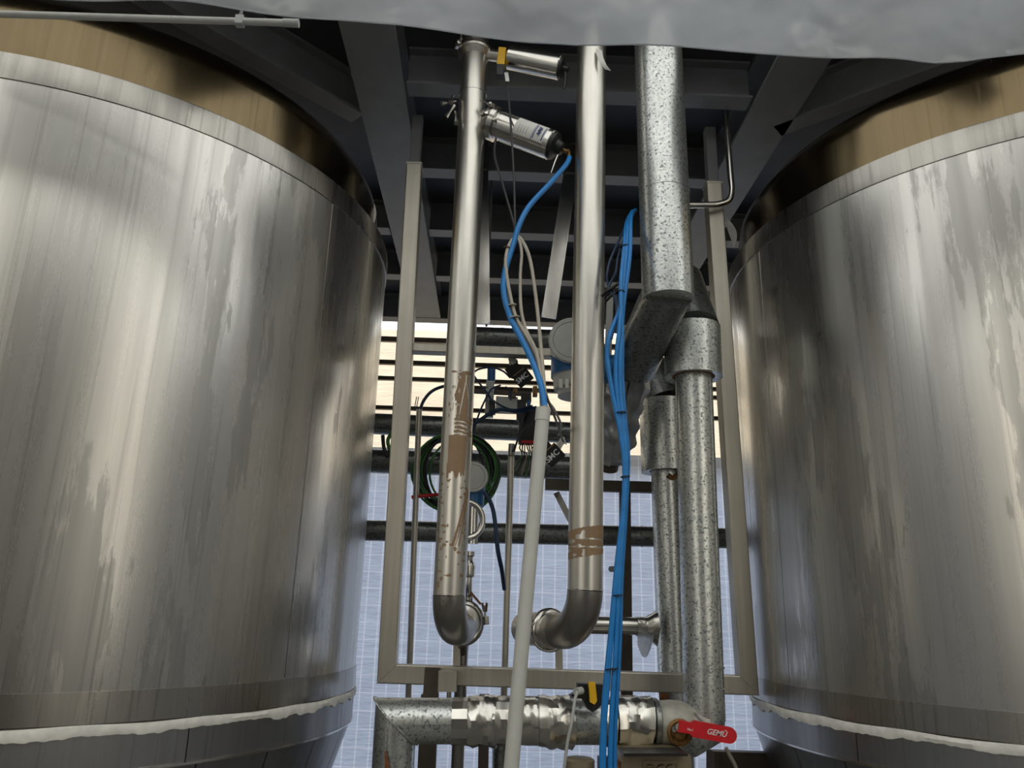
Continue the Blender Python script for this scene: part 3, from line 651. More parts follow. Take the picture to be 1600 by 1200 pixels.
# ------------------------------------------------------------------ conduits, hoses and cables in front
YP = 2.02
tP = thing('conduit_pole', tuple(at(800, 1290, YP)), 'leaning pale grey plastic conduit with cables entering its top', 'conduit')
P = [at(848, 652, YP), at(820, 960, YP), at(791, 1290, YP)]
MB().tube(crom(P, 6), sz(23, P[1])/2, 28).build('tube', M['pvc'], tP)
d = (P[1]-P[0]).normalized(); q = at(849, 638, YP); rr0 = sz(21, q)/2
MB().lathe(q, d, [(rr0*0.75, 0.012), (rr0*0.85, 0), (rr0*1.08, 0.0), (rr0*1.1, 0.003), (rr0*1.1, sz(20, q)), (rr0*0.98, sz(21, q))], 28).build('coupling', M['pvc'], tP)
tC = thing('cable_loop', tuple(at(850, 640, YP)), 'looped bundle of beige, brown and blue cables dropping into the conduit', 'cables')
cable([(890, 246, 2.40), (884, 258, 2.36), (858, 288, 2.30), (827, 322, 2.24), (811, 352, 2.20), (801, 385, 2.18), (790, 420, 2.16), (787, 455, 2.14), (797, 495, 2.12), (815, 530, 2.10), (832, 565, 2.08), (846, 605, 2.04), (853, 650, YP)], 9, 'blue_hose', 'blue', parent=tC, seg=14)
cable([(853, 650, YP), (850, 600, 2.05), (845, 540, 2.09), (838, 470, 2.13), (828, 405, 2.17), (815, 375, 2.19), (805, 371, 2.19), (795, 384, 2.18), (790, 410, 2.16), (795, 450, 2.14), (806, 495, 2.12), (826, 530, 2.10), (840, 560, 2.08), (846, 600, 2.05), (849, 650, YP)], 5.5, 'beige_cable', 'beige', parent=tC)
cable([(848, 650, YP), (845, 590, 2.06), (838, 550, 2.08), (822, 515, 2.11), (814, 480, 2.13), (813, 430, 2.16), (815, 395, 2.18), (810, 374, 2.19), (800, 376, 2.185), (791, 400, 2.17), (793, 450, 2.145)], 5, 'beige_cable', 'beige', parent=tC)
cable([(792, 400, 2.17), (793, 440, 2.15), (799, 480, 2.13), (812, 515, 2.11), (833, 555, 2.09), (850, 610, 2.06), (868, 655, 2.3), (880, 690, 2.7)], 4, 'brown_cable', 'brown_cable', parent=tC)
cable([(789, 420, 2.165), (797, 480, 2.125), (822, 540, 2.10), (842, 600, 2.06), (846, 650, YP)], 4, 'dark_cable', 'rubber', parent=tC)
cable([(848, 590, 2.06), (856, 625, 2.15), (866, 640, 2.4), (877, 665, 2.75), (873, 680, 2.9)], 4, 'beige_cable', 'beige', parent=tC)
def tie(x, y, Y, rpx, parent, mat, tx=0.25):
    p = at(x, y, Y); r = sz(rpx, p); t = V(tx, 0, -1)
    MB().lathe(p, t, [(r-0.001, -0.0015), (r+0.001, -0.0015), (r+0.001, 0.0015), (r-0.001, 0.0015), (r-0.001, -0.0015)], 18).build('cable_tie', M[mat], parent)
tie(799, 478, 2.13, 8, tC, 'beige'); tie(803, 497, 2.12, 9, tC, 'beige'); tie(793, 388, 2.18, 6, tC, 'brown_cable', -0.2); tie(851, 636, 2.025, 6, tC, 'beige', 0)
# blue air hoses
tD = thing('air_hose_bundle', tuple(at(945, 1260, 2.1)), 'bundle of bright blue air hoses hanging right of the thicker stainless pipe', 'hoses')
Yb = 2.16
strands = [
 [(990, 330, 2.5), (982, 345, 2.4), (978, 400, 2.3), (972, 460, 2.22), (967, 520, Yb), (962, 580, Yb), (968, 650, Yb), (977, 700, Yb), (975, 780, Yb), (964, 880, Yb), (955, 980, Yb), (946, 1070, Yb), (941, 1150, Yb), (939, 1260, Yb)],
 [(993, 328, 2.5), (986, 340, 2.4), (984, 400, 2.3), (975, 470, 2.22), (970, 540, Yb), (969, 600, Yb), (974, 660, Yb), (979, 720, Yb), (975, 800, Yb), (968, 900, Yb), (963, 1000, Yb), (958, 1080, Yb), (954, 1160, Yb), (953, 1260, Yb)],
 [(988, 330, 2.5), (979, 350, 2.4), (974, 400, 2.3), (970, 450, 2.22), (972, 520, Yb+.01), (972, 590, Yb+.01), (976, 650, Yb+.01), (981, 710, Yb+.01), (978, 790, Yb+.01), (971, 900, Yb+.01), (968, 1000, Yb+.01), (964, 1080, Yb+.01), (960, 1160, Yb+.01), (961, 1260, Yb+.01)],
 [(991, 329, 2.5), (984, 348, 2.4), (981, 410, 2.3), (969, 480, 2.22), (952, 525, Yb), (949, 560, Yb), (958, 620, Yb), (970, 680, Yb), (976, 740, Yb), (970, 840, Yb), (960, 940, Yb), (951, 1050, Yb), (944, 1140, Yb), (943, 1260, Yb)],
 [(986, 332, 2.5), (972, 365, 2.42), (956, 400, 2.36), (949, 425, 2.34), (950, 445, 2.34), (962, 462, 2.32), (966, 490, 2.3), (962, 520, 2.28)],
 [(987, 335, 2.5), (976, 370, 2.42), (966, 400, 2.36), (962, 425, 2.34), (955, 440, 2.34), (952, 452, 2.33), (962, 470, 2.31), (963, 500, 2.29), (955, 530, 2.27)],
]
for k, st in enumerate(strands): cable(st, 7.5 if k < 4 else 4, 'blue_hose' if k < 4 else 'thin_hose', 'blue' if k < 4 else 'navy', parent=tD, seg=12, n=6)
for x, y, r, Y in ((976, 385, 7, 2.33), (969, 456, 7, 2.22), (970, 645, 8, Yb), (977, 745, 7, Yb), (965, 930, 8, Yb), (955, 1045, 10, Yb)): tie(x, y, Y, r, tD, 'black', 0.1)
q = at(953, 438, 2.33); m = MB(); 
for (x, y) in ((948, 455), (962, 446), (955, 462)): cable([(x-8, y+8, 2.33), (x, y, 2.32), (x+9, y-5, 2.32)], 5, 'hose_knot', 'black', parent=tD, n=4)
tag(MB().bar(at(953, 465, 2.9), at(950, 560, 2.9), sz(10, at(953, 465, 2.9)), 0.02, V(0, -1, 0), 0.002).build('pale_strip', M['cover']), 'short pale upright strip behind the blue hoses', 'strip')
# slim bent pipe at the right
cable([(1124, 40, 2.78), (1128, 90, 2.78), (1134, 180, 2.78), (1141, 270, 2.78), (1143, 298, 2.78), (1138, 313, 2.78), (1122, 319, 2.78), (1100, 320, 2.78), (1060, 321, 2.78)], 10, 'bent_pipe', 'bright', 'slim stainless pipe bent square beside the galvanised duct', 'pipe', seg=16)
# pale conduit at the top left
tE = thing('ceiling_conduit', tuple(at(240, 32, 1.6)), 'pale grey conduit crossing the top left corner', 'conduit')
P0, P1 = at(-60, 20, 1.62), at(455, 36, 1.62); MB().tube([P0, P1], sz(11, P1)/2, 16).build('tube', M['pvc'], tE)
P2 = at(467, 36.5, 1.62); MB().tube([P1-(P2-P1), P2], sz(13, P1)/2, 16).build('end_cap', M['cover'], tE)
MB().bar(at(369, 33, 1.62), at(381, 33.5, 1.62), 0.02, sz(17, P1), V(0, 0, 1), 0.003).build('clip', M['cover'], tE)
p = at(375, 25, 1.62); MB().tube([p, V(p.x, p.y+0.2, ZJ+0.19)], 0.004, 8).build('hanger_wire', M['grey'], tE)
# flat struts under the deck
def pbar(x0, y0, x1, y1, Y, wpx, dep, name, mat, label=None, cat=None, group=None, parent=None, Y1=None, rad=0.002):
    a, b_ = at(x0, y0, Y), at(x1, y1, Y1 or Y)
    o = MB().bar(a, b_, sz(wpx, a.lerp(b_, .5)), dep, V(0, -1, 0), rad).build(name, M[mat], parent)
    return tag(o, label, cat, group) if parent is None else o
def strut(x0, y0, x1, y1, Y, wpx, label):      # U-shaped channel
    a, b_ = at(x0, y0, Y), at(x1, y1, Y); w = sz(wpx, a.lerp(b_, .5)); d = (b_-a).normalized(); s_ = d.cross(V(0, -1, 0)).normalized()
    a = a - d*((ZJ-a.z)/d.z)*-1 if False else a
    m = MB(); m.bar(a, b_, w, 0.004, V(0, -1, 0))
    for k in (-1, 1): m.bar(a+s_*k*(w/2-0.003)+V(0, -0.012, 0), b_+s_*k*(w/2-0.003)+V(0, -0.012, 0), 0.006, 0.024, V(0, -1, 0))
    tag(m.build('hanging_channel', M['bright']), label, 'channel', 'hanging channels')
strut(752, 130, 755, 506, 3.25, 20, 'upright metal channel behind the left stainless pipe')
strut(902, 200, 857, 497, 3.25, 22, 'slanting metal channel between the stainless pipes')

# ------------------------------------------------------------------ transmitters
def cover(parent, p, n_, r, th):
    MB().lathe(p, n_, [(r*0.96, -th), (r, -th*0.8), (r, -0.006), (r*0.95, -0.001), (r*0.82, 0.0), (r*0.79, -0.003), (r*0.76, 0.0), (r*0.4, 0.003), (0.001, 0.003)], 44).build('cover', M['cover'], parent)
    return [o for o in parent.children if o.name.startswith('cover')][-1]
p = at(893, 531, 2.60); r = sz(36, p); nrm = V(-0.10, -1, -0.14).normalized()
tT = thing('pressure_transmitter', tuple(at(905, 620, 2.70)), 'blue transmitter with a round grey cover, half hidden behind the right stainless pipe', 'transmitter', 'transmitters')
cvr = cover(tT, p, nrm, r, 0.03)
t_, a_, b2_ = frame(nrm, V(0, 0, 1))
arc = [p+nrm*0.004+(b2_*math.cos(w)+a_*math.sin(w))*r*0.58 for w in [math.radians(120+k*10) for k in range(13)]]
MB().tube(arc, 0.0015, 6).build('cover_ridge', M['cover'], cvr)
MB().tube([p-nrm*0.012, p-nrm*0.10], r*0.97, 36).build('housing', M['housing'], tT)
v0, v1 = at(906, 552, 2.75), at(906, 590, 2.75)
MB().tube([v0, v1], sz(45, v0), 36).build('lower_housing', M['housing'], tT)
MB().lathe(v1, V(0, 0, -1), [(sz(45, v0), 0), (sz(42, v0), 0.002), (sz(40, v0), 0.05), (sz(34, v0), 0.055), (sz(34, v0), 0.075), (sz(20, v0), 0.08)], 36).build('collar', M['cover'], tT)
for x in (876, 886): pbar(x, 592, x, 606, 2.655, 6, 0.004, 'collar_mark', 'pvc', parent=tT)
MB().tube([at(940, 575, 2.68), at(962, 578, 2.66)], sz(22, v0), 24).build('side_housing', M['housing'], tT)
MB().tube([v1-V(0, 0, 0.07), v1-V(0, 0.0, 0.16)], 0.03, 20).build('stem', M['elbow'], tT)
p = at(739, 745, 3.05); r = sz(24, p); nrm = V(0.06, -1, -0.10).normalized()
tU = thing('pressure_transmitter', tuple(at(745, 800, 3.1)), 'small grey-faced transmitter behind the taped stainless pipe', 'transmitter', 'transmitters')
cover(tU, p, nrm, r, 0.03)
MB().tube([p-nrm*0.01, p-nrm*0.10], r*0.96, 32).build('housing', M['housing'], tU)
MB().tube([at(743, 760, 3.12), at(741, 792, 3.12)], sz(15, p), 24).build('lower_housing', M['housing'], tU)
MB().tube([at(740, 790, 3.12), at(738, 850, 3.12)], sz(9, p), 20).build('stem', M['bright'], tU)
cable([(756, 768, 3.06), (763, 778, 3.05), (770, 795, 3.05), (774, 820, 3.05), (778, 860, 3.05), (784, 890, 3.1), (788, 920, 3.2)], 7, 'cable', 'navy', parent=tU)
a0 = at(729, 812, 2.66); MB().tube([a0+V(0.055*math.cos(w), 0.02*math.cos(w), 0.062*math.sin(w)) for w in [2*math.pi*k/24 for k in range(24)]], 0.011, 10, closed=True).build('lifting_ring', M['bright'], tU)

# ------------------------------------------------------------------ solenoid plugs
def plug(cx, cy, Y, ang, s, label, with_top=True):
    c = at(cx, cy, Y); k = sz(1, c); x = (RT*math.cos(ang)+UP*math.sin(ang)); y = (UP*math.cos(ang)-RT*math.sin(ang)); n_ = -fw
    t = thing('solenoid_plug', tuple(c-y*s*k), label, 'plug', 'solenoid plugs')
    Rm = Matrix((x, y, n_)).transposed()
    coil = MB().box(c, s*1.1*k, s*0.95*k, 0.03, Rm, 0.003).build('coil', M['black'], t)
    MB().box(c+y*s*0.75*k-x*0.15*s*k-n_*0.006, s*0.95*k, s*0.8*k, 0.03, Rm, 0.003).build('connector', M['black'], t)
    MB().box(c+y*s*0.46*k+n_*0.015, s*0.9*k, 1.2*k, 0.003, Rm).build('gasket', M['tape'], coil)
    g = c+y*s*1.2*k+x*0.1*s*k-n_*0.006; MB().lathe(g-y*s*0.15*k, y+x*0.25, [(s*0.30*k, 0), (s*0.30*k, s*0.22*k), (s*0.24*k, s*0.24*k), (s*0.24*k, s*0.45*k), (s*0.12*k, s*0.5*k)], 12).build('gland', M['cover'], t)
    text('lettering', 'SMC', c+n_*0.0158-x*0.05*s*k, x, y, s*0.33*k, M['text_white'], coil, 0.0006)
    return t
plug(817, 590, 2.92, math.radians(38), 24, 'black solenoid plug hanging left of the blue hose, against bright sheeting')
plug(864, 711, 2.80, math.radians(42), 27, 'black solenoid plug tucked between the conduit and right stainless pipe')
cable([(822, 548, 2.92), (824, 530, 2.9), (816, 500, 2.85), (812, 480, 2.8)], 3, 'plug_cable', 'beige', 'short beige cable rising from the upper solenoid plug', 'cable')
tag(MB().grid(lambda u, v: at(868+14*u+4*v, 690+12*v-8*u+3*math.sin(u*7), 2.86+0.01*math.sin(u*5+v*3)), 6, 6).build('plastic_scrap', M['white']), 'small white plastic scrap above the lower solenoid plug', 'scrap')

# ------------------------------------------------------------------ valve block against the bright sheeting
tV = thing('valve_block', tuple(at(770, 660, 3.35)), 'small valve block with a blue cylinder and grey box, seen against the sheeting', 'valve')
Yv = 3.36
p = at(768, 575, Yv); MB().tube([p, at(767.5, 596, Yv)], sz(6.5, p), 18).build('regulator', M['housing'], tV)
pbar(766, 596, 764, 652, Yv, 13, 0.03, 'post', 'galv_shade', parent=tV)
pbar(769, 626, 769, 648, Yv-0.03, 10, 0.02, 'clip', 'black', parent=tV)
pbar(792, 622, 791, 643, Yv, 34, 0.05, 'box', 'cover', parent=tV)
pbar(738, 611, 830, 616, Yv+0.02, 7, 0.02, 'manifold', 'brown_steel', parent=tV)
for x, y, w, h, mt in ((800, 618, 12, 9, 'brown_steel'), (822, 622, 16, 12, 'black'), (815, 634, 14, 16, 'black'), (826, 634, 6, 14, 'housing'), (805, 613, 6, 8, 'bronze'), (812, 650, 10, 16, 'black'), (836, 612, 7, 14, 'bronze')):
    pbar(x, y-h/2, x, y+h/2, Yv-0.02, w, 0.04, 'fitting', mt, parent=tV, rad=0.003)
for pts, w, mt in (([(738, 584, 3.3), (748, 577, 3.3), (768, 574, 3.28), (786, 580, 3.28), (797, 590, 3.25)], 3, 'navy'), ([(739, 585, 3.3), (750, 600, 3.3), (762, 615, 3.3), (770, 626, 3.3), (800, 640, 3.25), (832, 634, 3.2)], 3, 'navy'),
                   ([(782, 602, 3.3), (768, 608, 3.28), (758, 625, 3.28), (748, 648, 3.28), (738, 680, 3.28)], 3, 'navy'), ([(838, 637, 3.2), (810, 643, 3.25), (780, 640, 3.25), (752, 655, 3.28), (738, 670, 3.28), (735, 720, 3.28)], 6, 'navy'),
                   ([(790, 604, 3.3), (797, 612, 3.3), (798, 625, 3.3)], 2.5, 'navy'), ([(655, 648, 3.4), (661, 628, 3.4), (674, 612, 3.4), (692, 604, 3.4), (712, 602, 3.4)], 5, 'navy'), ([(840, 640, 3.25), (820, 645, 3.25), (808, 690, 3.25), (801, 705, 3.3)], 3, 'rubber'), ([(830, 660, 3.25), (812, 680, 3.25), (803, 706, 3.28)], 3, 'rubber')):
    cable(pts, w, 'small_hose', mt, parent=tV)
for x in (647, 650): cable([(x, 642, 3.5), (x+4, 620, 3.5)], 1.4, 'stray_wire', 'rubber', parent=tV)
tJ = thing('junction_box', tuple(at(826, 700, 3.4)), 'dark plum junction box with loose cable tails, left of the conduit', 'box')
pbar(824, 645, 823, 693, 3.42, 26, 0.06, 'box', 'black', parent=tJ)
pbar(825, 690, 825, 694, 3.40, 22, 0.05, 'rim', 'red', parent=tJ)
for k in range(7): cable([(814+k*3, 692, 3.4), (812+k*4, 700+k % 3*3, 3.38), (815+k*4, 712, 3.4), (800+k*7, 746-abs(k-3)*2, 3.42)], 2.2, 'cable_tail', ('green', 'rubber', 'beige')[k % 3], parent=tJ)
# coil of green cable
tQ = thing('cable_coil', tuple(at(712, 800, 3.45)), 'coil of dark green cable hanging behind the taped pipe', 'cable')
rq = random.Random(3)
for k in range(16):
    cx, cy = 714+rq.uniform(-4, 4), 736+rq.uniform(-4, 4); rx, ry = rq.uniform(44, 68), rq.uniform(50, 64); Yq = 3.46+rq.uniform(-0.025, 0.025)
    pts = [at(cx+rx*math.cos(w), cy+ry*math.sin(w), Yq) for w in [2*math.pi*j/36 for j in range(36)]]
    MB().tube(pts, sz(3.6, pts[0])/2, 8, closed=True).build('turn', M['green' if k % 3 else 'rubber'], tQ)
cable([(598, 680, 3.5), (600, 700, 3.5), (606, 716, 3.5)], 6, 'loose_end', 'rubber', parent=tQ); cable([(612, 676, 3.5), (606, 690, 3.5), (612, 712, 3.5)], 6, 'loose_end', 'green', parent=tQ)
cable([(643, 777, 3.3), (660, 775, 3.3), (692, 772, 3.3)], 5.5, 'red_rod', 'red', 'short dark red rod beside the taped pipe', 'rod')

# ------------------------------------------------------------------ sampling fitting behind the left elbow
tS = thing('sample_fitting', tuple(at(728, 1005, 2.80)), 'stainless clamp fitting with a small capped spout behind the left elbow', 'fitting')
c = at(725, 973, 2.74); nx = V(0.45, -1, 0.0).normalized(); k = sz(1, c)
MB().lathe(c, nx, [(30*k, -0.07), (31*k, -0.03), (33*k, -0.026), (35*k, -0.018), (35*k, 0.0), (32*k, 0.006), (28*k, 0.008), (27*k, 0.002), (25*k, 0.004), (10*k, 0.010), (0.001, 0.011)], 44).build('clamped_disc', M['bright'], tS)
t_, a_, b2_ = frame(nx, V(1, 0, 0.1))
q = c+a_*37*k
MB().bar(q-b2_*0.014, q+b2_*0.014, 0.022, 0.018, a_, 0.003).build('clamp_lug', M['bright'], tS)
MB().tube([q-b2_*0.014, q+b2_*0.05], 0.004, 10).build('clamp_bolt', M['bright'], tS)
for dz in (-0.006, 0.006): MB().bar(q+b2_*0.03+nx*dz*1.5, q+b2_*0.058+nx*dz*3.2, 0.010, 0.004, a_).build('wing', M['bronze'], tS)
def prof_px(x0, y0, x1, y1, Y, pr):            # lathe along a pixel line, radii in pixels
    a, b_ = at(x0, y0, Y), at(x1, y1, Y); L_ = (b_-a).length; kk = sz(1, a)
    return MB().lathe(a, b_-a, [(r_*kk, h_*L_) for r_, h_ in pr], 28)
prof_px(732, 862, 730, 958, 2.80, [(7, 0.03), (10, 0.0), (10, 0.07), (8, 0.09), (7.5, 0.15), (10, 0.19), (11, 0.24), (11, 0.38), (10.5, 0.42), (7, 0.43), (7, 0.66), (6, 0.70), (9, 0.74), (8, 0.84), (7, 0.88), (7, 1.0)]).build('spout', M['bright'], tS)
prof_px(722, 916, 722, 936, 2.74, [(2, 0), (6, 0.15), (7.5, 0.5), (6, 0.85), (2, 1)]).build('knob', M['ink'], tS)
p0, p1 = at(735, 925, 2.77), at(751, 944, 2.74); MB().bar(p0, p1, 0.008, 0.004, V(0, -1, 0), 0.001).build('lever', M['rust'], tS)
MB().tube([at(724, 998, 2.84), at(722, 1018, 2.91), at(721, 1040, 2.92), V(at(721, 1040, 2.92).x, 2.92, 0.0)], 10*k, 24).build('stand_pipe', M['elbow'], tS)
# ------------------------------------------------------------------ small level pipe right of the right elbow, with torn plastic at its end
tN = thing('stub_pipe', tuple(at(970, 992, 2.98)), 'short level stainless pipe wrapped in torn plastic at its right end', 'pipe')
MB().tube([at(900, 976, 2.98), at(1022, 979, 2.98)], sz(27, at(960, 978, 2.98))/2, 32).build('tube', M['bright'], tN)
pc = at(1010, 979, 2.98)
def scrapfn(u, v):
    w = 2*math.pi*u; rad = sz(13.5, pc)*(1.04+0.15*vn(u*9, v*5)+ (0.9*max(0, v-0.5)*2*(0.4+vn(u*8, 3.3))))
    return pc+V((v-0.5)*0.075, 0, 0)+(V(0, -1, 0)*math.cos(w)+V(0, 0, 1)*math.sin(w))*rad
MB().grid(scrapfn, 26, 10).build('torn_plastic', M['foil'], tN, 25)
MB().grid(lambda u, v: at(996+26*u, 990+38*v*math.sin(math.pi*(0.15+0.8*u)), 2.94+0.01*math.sin(u*9+v*4)), 10, 8).build('plastic_tail', M['poly'], tN)
MB().bar(at(976, 979, 2.98), at(976, 979, 3.43), 0.02, 0.02, V(0, 0, 1)).build('support_arm', M['brown_steel'], tN)
# ------------------------------------------------------------------ posts, rods and brackets behind the frame
def post(x0, y0, x1, y1, Y, wpx, mat, name, label, cat, round_=True, dep=0.03, group=None):
    a, b_ = at(x0, y0, Y), at(x1, y1, Y); w = sz(wpx, a)
    if y1 > 1150: b_ = a+(b_-a)*(a.z/(a.z-b_.z))       # runs on to the floor
    m = MB()
    if round_: m.tube([a, b_], w/2, 16)
    else: m.bar(a, b_, w, dep, V(0, -1, 0), 0.002)
    return tag(m.build(name, M[mat]), label, cat, group)
post(799, 702, 784, 1200, 3.35, 10, 'frame', 'support_rod', 'slim steel rod left of the plastic conduit', 'rod', group='slim rods')
post(655, 640, 634, 1200, 3.30, 9, 'frame', 'support_rod', 'slim steel rod just right of the left frame post', 'rod', group='slim rods')
tag(MB().tube([at(800, 694, 3.33), at(799, 712, 3.33)], sz(5.5, at(800, 700, 3.33)), 14).build('rod_cap', M['galv_shade']), 'dark cap on the slim rod beside the conduit', 'cap')
post(976, 752, 980, 1200, 3.42, 17, 'brown_steel', 'bracket_post', 'brown flat upright behind the blue hoses', 'post', False)
tag(MB().bar(at(852, 757, 3.40), at(1022, 762, 3.40), 0.04, sz(17, at(940, 760, 3.4)), V(0, 0, 1), 0.002).build('level_bar', M['brown_steel']), 'dark brown level bar behind the right stainless pipe', 'bar')
tag(MB().tube([at(954, 889, 3.36), at(968, 890, 3.40)], sz(4.5, at(960, 889, 3.4)), 12).build('bolt', M['galv_shade']), 'small bolt end sticking out left of the brown upright', 'bolt')
post(873, 1000, 874, 1062, 2.87, 11, 'frame', 'stay', 'short steel stay under the right elbow outlet', 'stay', False, 0.02, 'short stays')
post(714, 1000, 713, 1058, 2.87, 11, 'frame', 'stay', 'short steel stay under the left elbow', 'stay', False, 0.02, 'short stays')
m = MB(); a, b_ = at(868, 770, 3.53), at(899, 830, 3.53); m.bar(a, b_, 0.022, 0.004, V(0, -1, 0)); m.bar(a+V(0.012, -0.01, 0.004), b_+V(0.012, -0.01, 0.004), 0.004, 0.022, V(0, -1, 0))
tag(m.build('angle_offcut', M['bright']), 'short slanting steel angle left of the right stainless pipe', 'angle')
post(672, 1085, 667, 1200, 2.95, 27, 'brown_steel', 'support_post', 'brown square post under the left end of the bottom rail', 'post', False, 0.05)
post(757, 1085, 755, 1200, 3.00, 16, 'brown_steel', 'support_post', 'narrow dark post behind the foil-wrapped pipe', 'post', False, 0.04)
post(786, 1090, 785, 1200, 3.05, 32, 'galv_shade', 'drop_pipe', 'speckled galvanised drop pipe behind the conduit', 'pipe')
tag(MB().bar(at(745, 1093, 3.02), at(1026, 1097, 3.02), 0.04, sz(11, at(900, 1095, 3)), V(0, 0, 1), 0.002).build('cross_bar', M['brown_steel']), 'dark bar just above the foil-wrapped pipe', 'bar')
post(1036, 1072, 1038, 1100, 3.02, 14, 'rust', 'rusty_stub', 'small rusty stub below the bottom rail', 'stub')
# ------------------------------------------------------------------ lower insulated pipe with foil, valve and lever
YI = 2.60
i0, i1, i2 = at(618, 1126, YI), at(1012, 1128, YI), at(617, 1250, YI); ri = sz(67, i0)/2
tI = thing('insulated_pipe', tuple(i2), 'galvanised insulated pipe with foil tape and a mitred corner along the bottom', 'pipe')
def mitred(p, q, r, m0, seg=44, m1=None):
    t, a, b = frame(q-p, V(0, -1, 0)); v = []
    for e_, mn in ((p, m0), (q, m1)):
        for kk in range(seg):
            w = 2*math.pi*kk/seg; x = e_+(a*math.cos(w)+b*math.sin(w))*r
            if mn is not None: x = x-t*((x-e_).dot(mn)/t.dot(mn))
            v.append(x)
    f = [(kk, (kk+1) % seg, seg+(kk+1) % seg, seg+kk) for kk in range(seg)]+[tuple(range(seg))[::-1], tuple(range(seg, 2*seg))]
    return MB().add(v, f)
mn = mitre(i1, i0, i2)
mitred(i0, i1, ri, mn).build('level_section', M['galv'], tI)
mitred(i0, V(i2.x, i2.y, 0), ri*0.97, mn).build('upright_section', M['galv'], tI)
# standing seam round the mitre, lock seams
t_, a_, b2_ = frame(i1-i0, V(0, -1, 0)); ptsm = []
for kk in range(36):
    w = 2*math.pi*kk/36; x = i0+(a_*math.cos(w)+b2_*math.sin(w))*(ri+0.001); ptsm.append(x-t_*((x-i0).dot(mn)/t_.dot(mn)))
MB().tube(ptsm, 0.003, 6, closed=True).build('mitre_seam', M['galv'], tI)
MB().bar(at(600, 1128, YI)+V(0.03, -ri, 0.0), at(706, 1127, YI)+V(0, -ri, 0.0), 0.004, 0.003, V(0, 0, 1)).build('lock_seam', M['galv'], tI)
q = at(609, 1140, YI)+V(0, -ri, 0); MB().bar(q, V(q.x, q.y, q.z-0.3), 0.003, 0.004, V(0, -1, 0)).build('lock_seam', M['galv'], tI)
MB().grid(lambda u, v: at(601+9*u*(1-0.7*v), 1200-26*v+0*u, YI-ri-0.004) , 4, 4).build('rust_streak', M['rust'], tI)
def foil(x0, x1, a0, a1, seed, parent, amp=0.004, mat='foil'):
    rr = random.Random(seed); nu, nv = 9, 15
    J = [[rr.uniform(-1, 1) for _ in range(nv+1)] for _ in range(nu+1)]
    def fn(u, v):
        sk = 0.08*math.sin(v*5+seed)
        k = (x0+(x1-x0)*(u+sk*(1 if 0.1 < u else 0)))
        p = pz(i0, i1, (k-618)/(1012-618)); w = math.radians(a0+(a1-a0)*v)
        r_ = ri+0.002+amp*(0.8+0.6*J[round(u*nu)][round(v*nv)]*0.6+1.6*(vn(u*5+seed, v*6)-0.4))
        return p+(a_*math.cos(w)-b2_*math.sin(w)*-1)*r_
    return MB().grid(fn, nu, nv).build('foil_tape', M[mat], parent, 20)
foil(706, 732, -180, 180, 1, tI, 0.0015); foil(730, 775, -120, 120, 2, tI, 0.006); foil(768, 806, -170, 170, 3, tI, 0.003); foil(806, 838, -150, 150, 4, tI, 0.001)
foil(840, 892, -110, 110, 5, tI, 0.007); foil(940, 968, -150, 150, 8, tI, 0.003); foil(962, 1014, -130, 100, 6, tI, 0.008)
# valve body between the level pipe and the upright duct
tX = thing('ball_valve', tuple(at(1050, 1165, YI)), 'cast grey valve with corroded round stem plate at the end of the foil-wrapped pipe', 'valve')
v0 = at(1008, 1128, YI); v1 = at(1104, 1132, YI); dvx = (v1-v0).normalized(); LL = (v1-v0).length
MB().lathe(v0, dvx, [(ri*0.8, 0), (ri*1.02, 0.0), (ri*1.02, LL*0.08), (ri*0.9, LL*0.09), (ri*0.9, LL*0.12), (ri*1.04, LL*0.13), (ri*1.04, LL*0.20), (ri*0.88, LL*0.22)], 40).build('flange', M['galv_shade'], tX)
MB().lathe(v0, dvx, [(ri*0.88, LL*0.21), (ri*0.98, LL*0.25), (ri*1.02, LL*0.4), (ri*1.0, LL*0.58), (ri*0.86, LL*0.72), (ri*0.74, LL*0.8), (ri*0.74, LL)], 40).build('body', M['valve'], tX)
c = at(1054, 1139, YI)+V(0, -ri*0.98, 0); kx = sz(1, c); dn = V(0, -1, 0.05)
MB().lathe(c, dn, [(20*kx, -0.02), (20*kx, 0.004), (16*kx, 0.010), (13*kx, 0.004), (9*kx, 0.012), (0.001, 0.014)], 36).build('stem_plate', M['bronze'], tX)
c2 = at(1044, 1133, YI)+V(0, -ri-0.016, 0); MB().lathe(c2, dn, [(5.5*kx, 0), (5.5*kx, 0.006), (4.6*kx, 0.008), (2.8*kx, 0.008), (2.6*kx, 0.004), (0.001, 0.004)], 6).build('stem_nut', M['bright'], tX)
# red lever with rounded tip
l0, l1 = at(1060, 1134, 2.50), at(1141, 1149, 2.50); dl = (l1-l0).normalized(); nl = V(0, -1, 0); ul = nl.cross(dl).normalized(); ul = -ul if ul.z < 0 else ul
w0_, w1_ = sz(9, l0), sz(12, l1); out = [l0+ul*w0_, l0-ul*w0_, l0+dl*0.035-ul*w0_*0.9, l0+dl*0.045-ul*w1_]
for kk in range(9): out.append(l1-dl*w1_*0.2+dl*w1_*math.sin(math.pi*kk/8)-ul*w1_*math.cos(math.pi*kk/8))
out += [l0+dl*0.045+ul*w1_, l0+dl*0.035+ul*w0_*0.9]; nn = len(out); m = MB()
m.add([p+nl*0.007 for p in out]+[p-nl*0.007 for p in out], [tuple(range(nn)), tuple(range(nn, 2*nn))[::-1]]+[(kk, nn+kk, nn+(kk+1) % nn, (kk+1) % nn) for kk in range(nn)])
lev = m.build('lever', M['red'], tX); lev['label'] = 'bright red plastic lever'
text('lettering', 'GEM\u00dc', pz(l0, l1, 0.72)+nl*0.0078, dl, ul, sz(8, l1), M['text_white'], lev, 0.0006, 0.3)
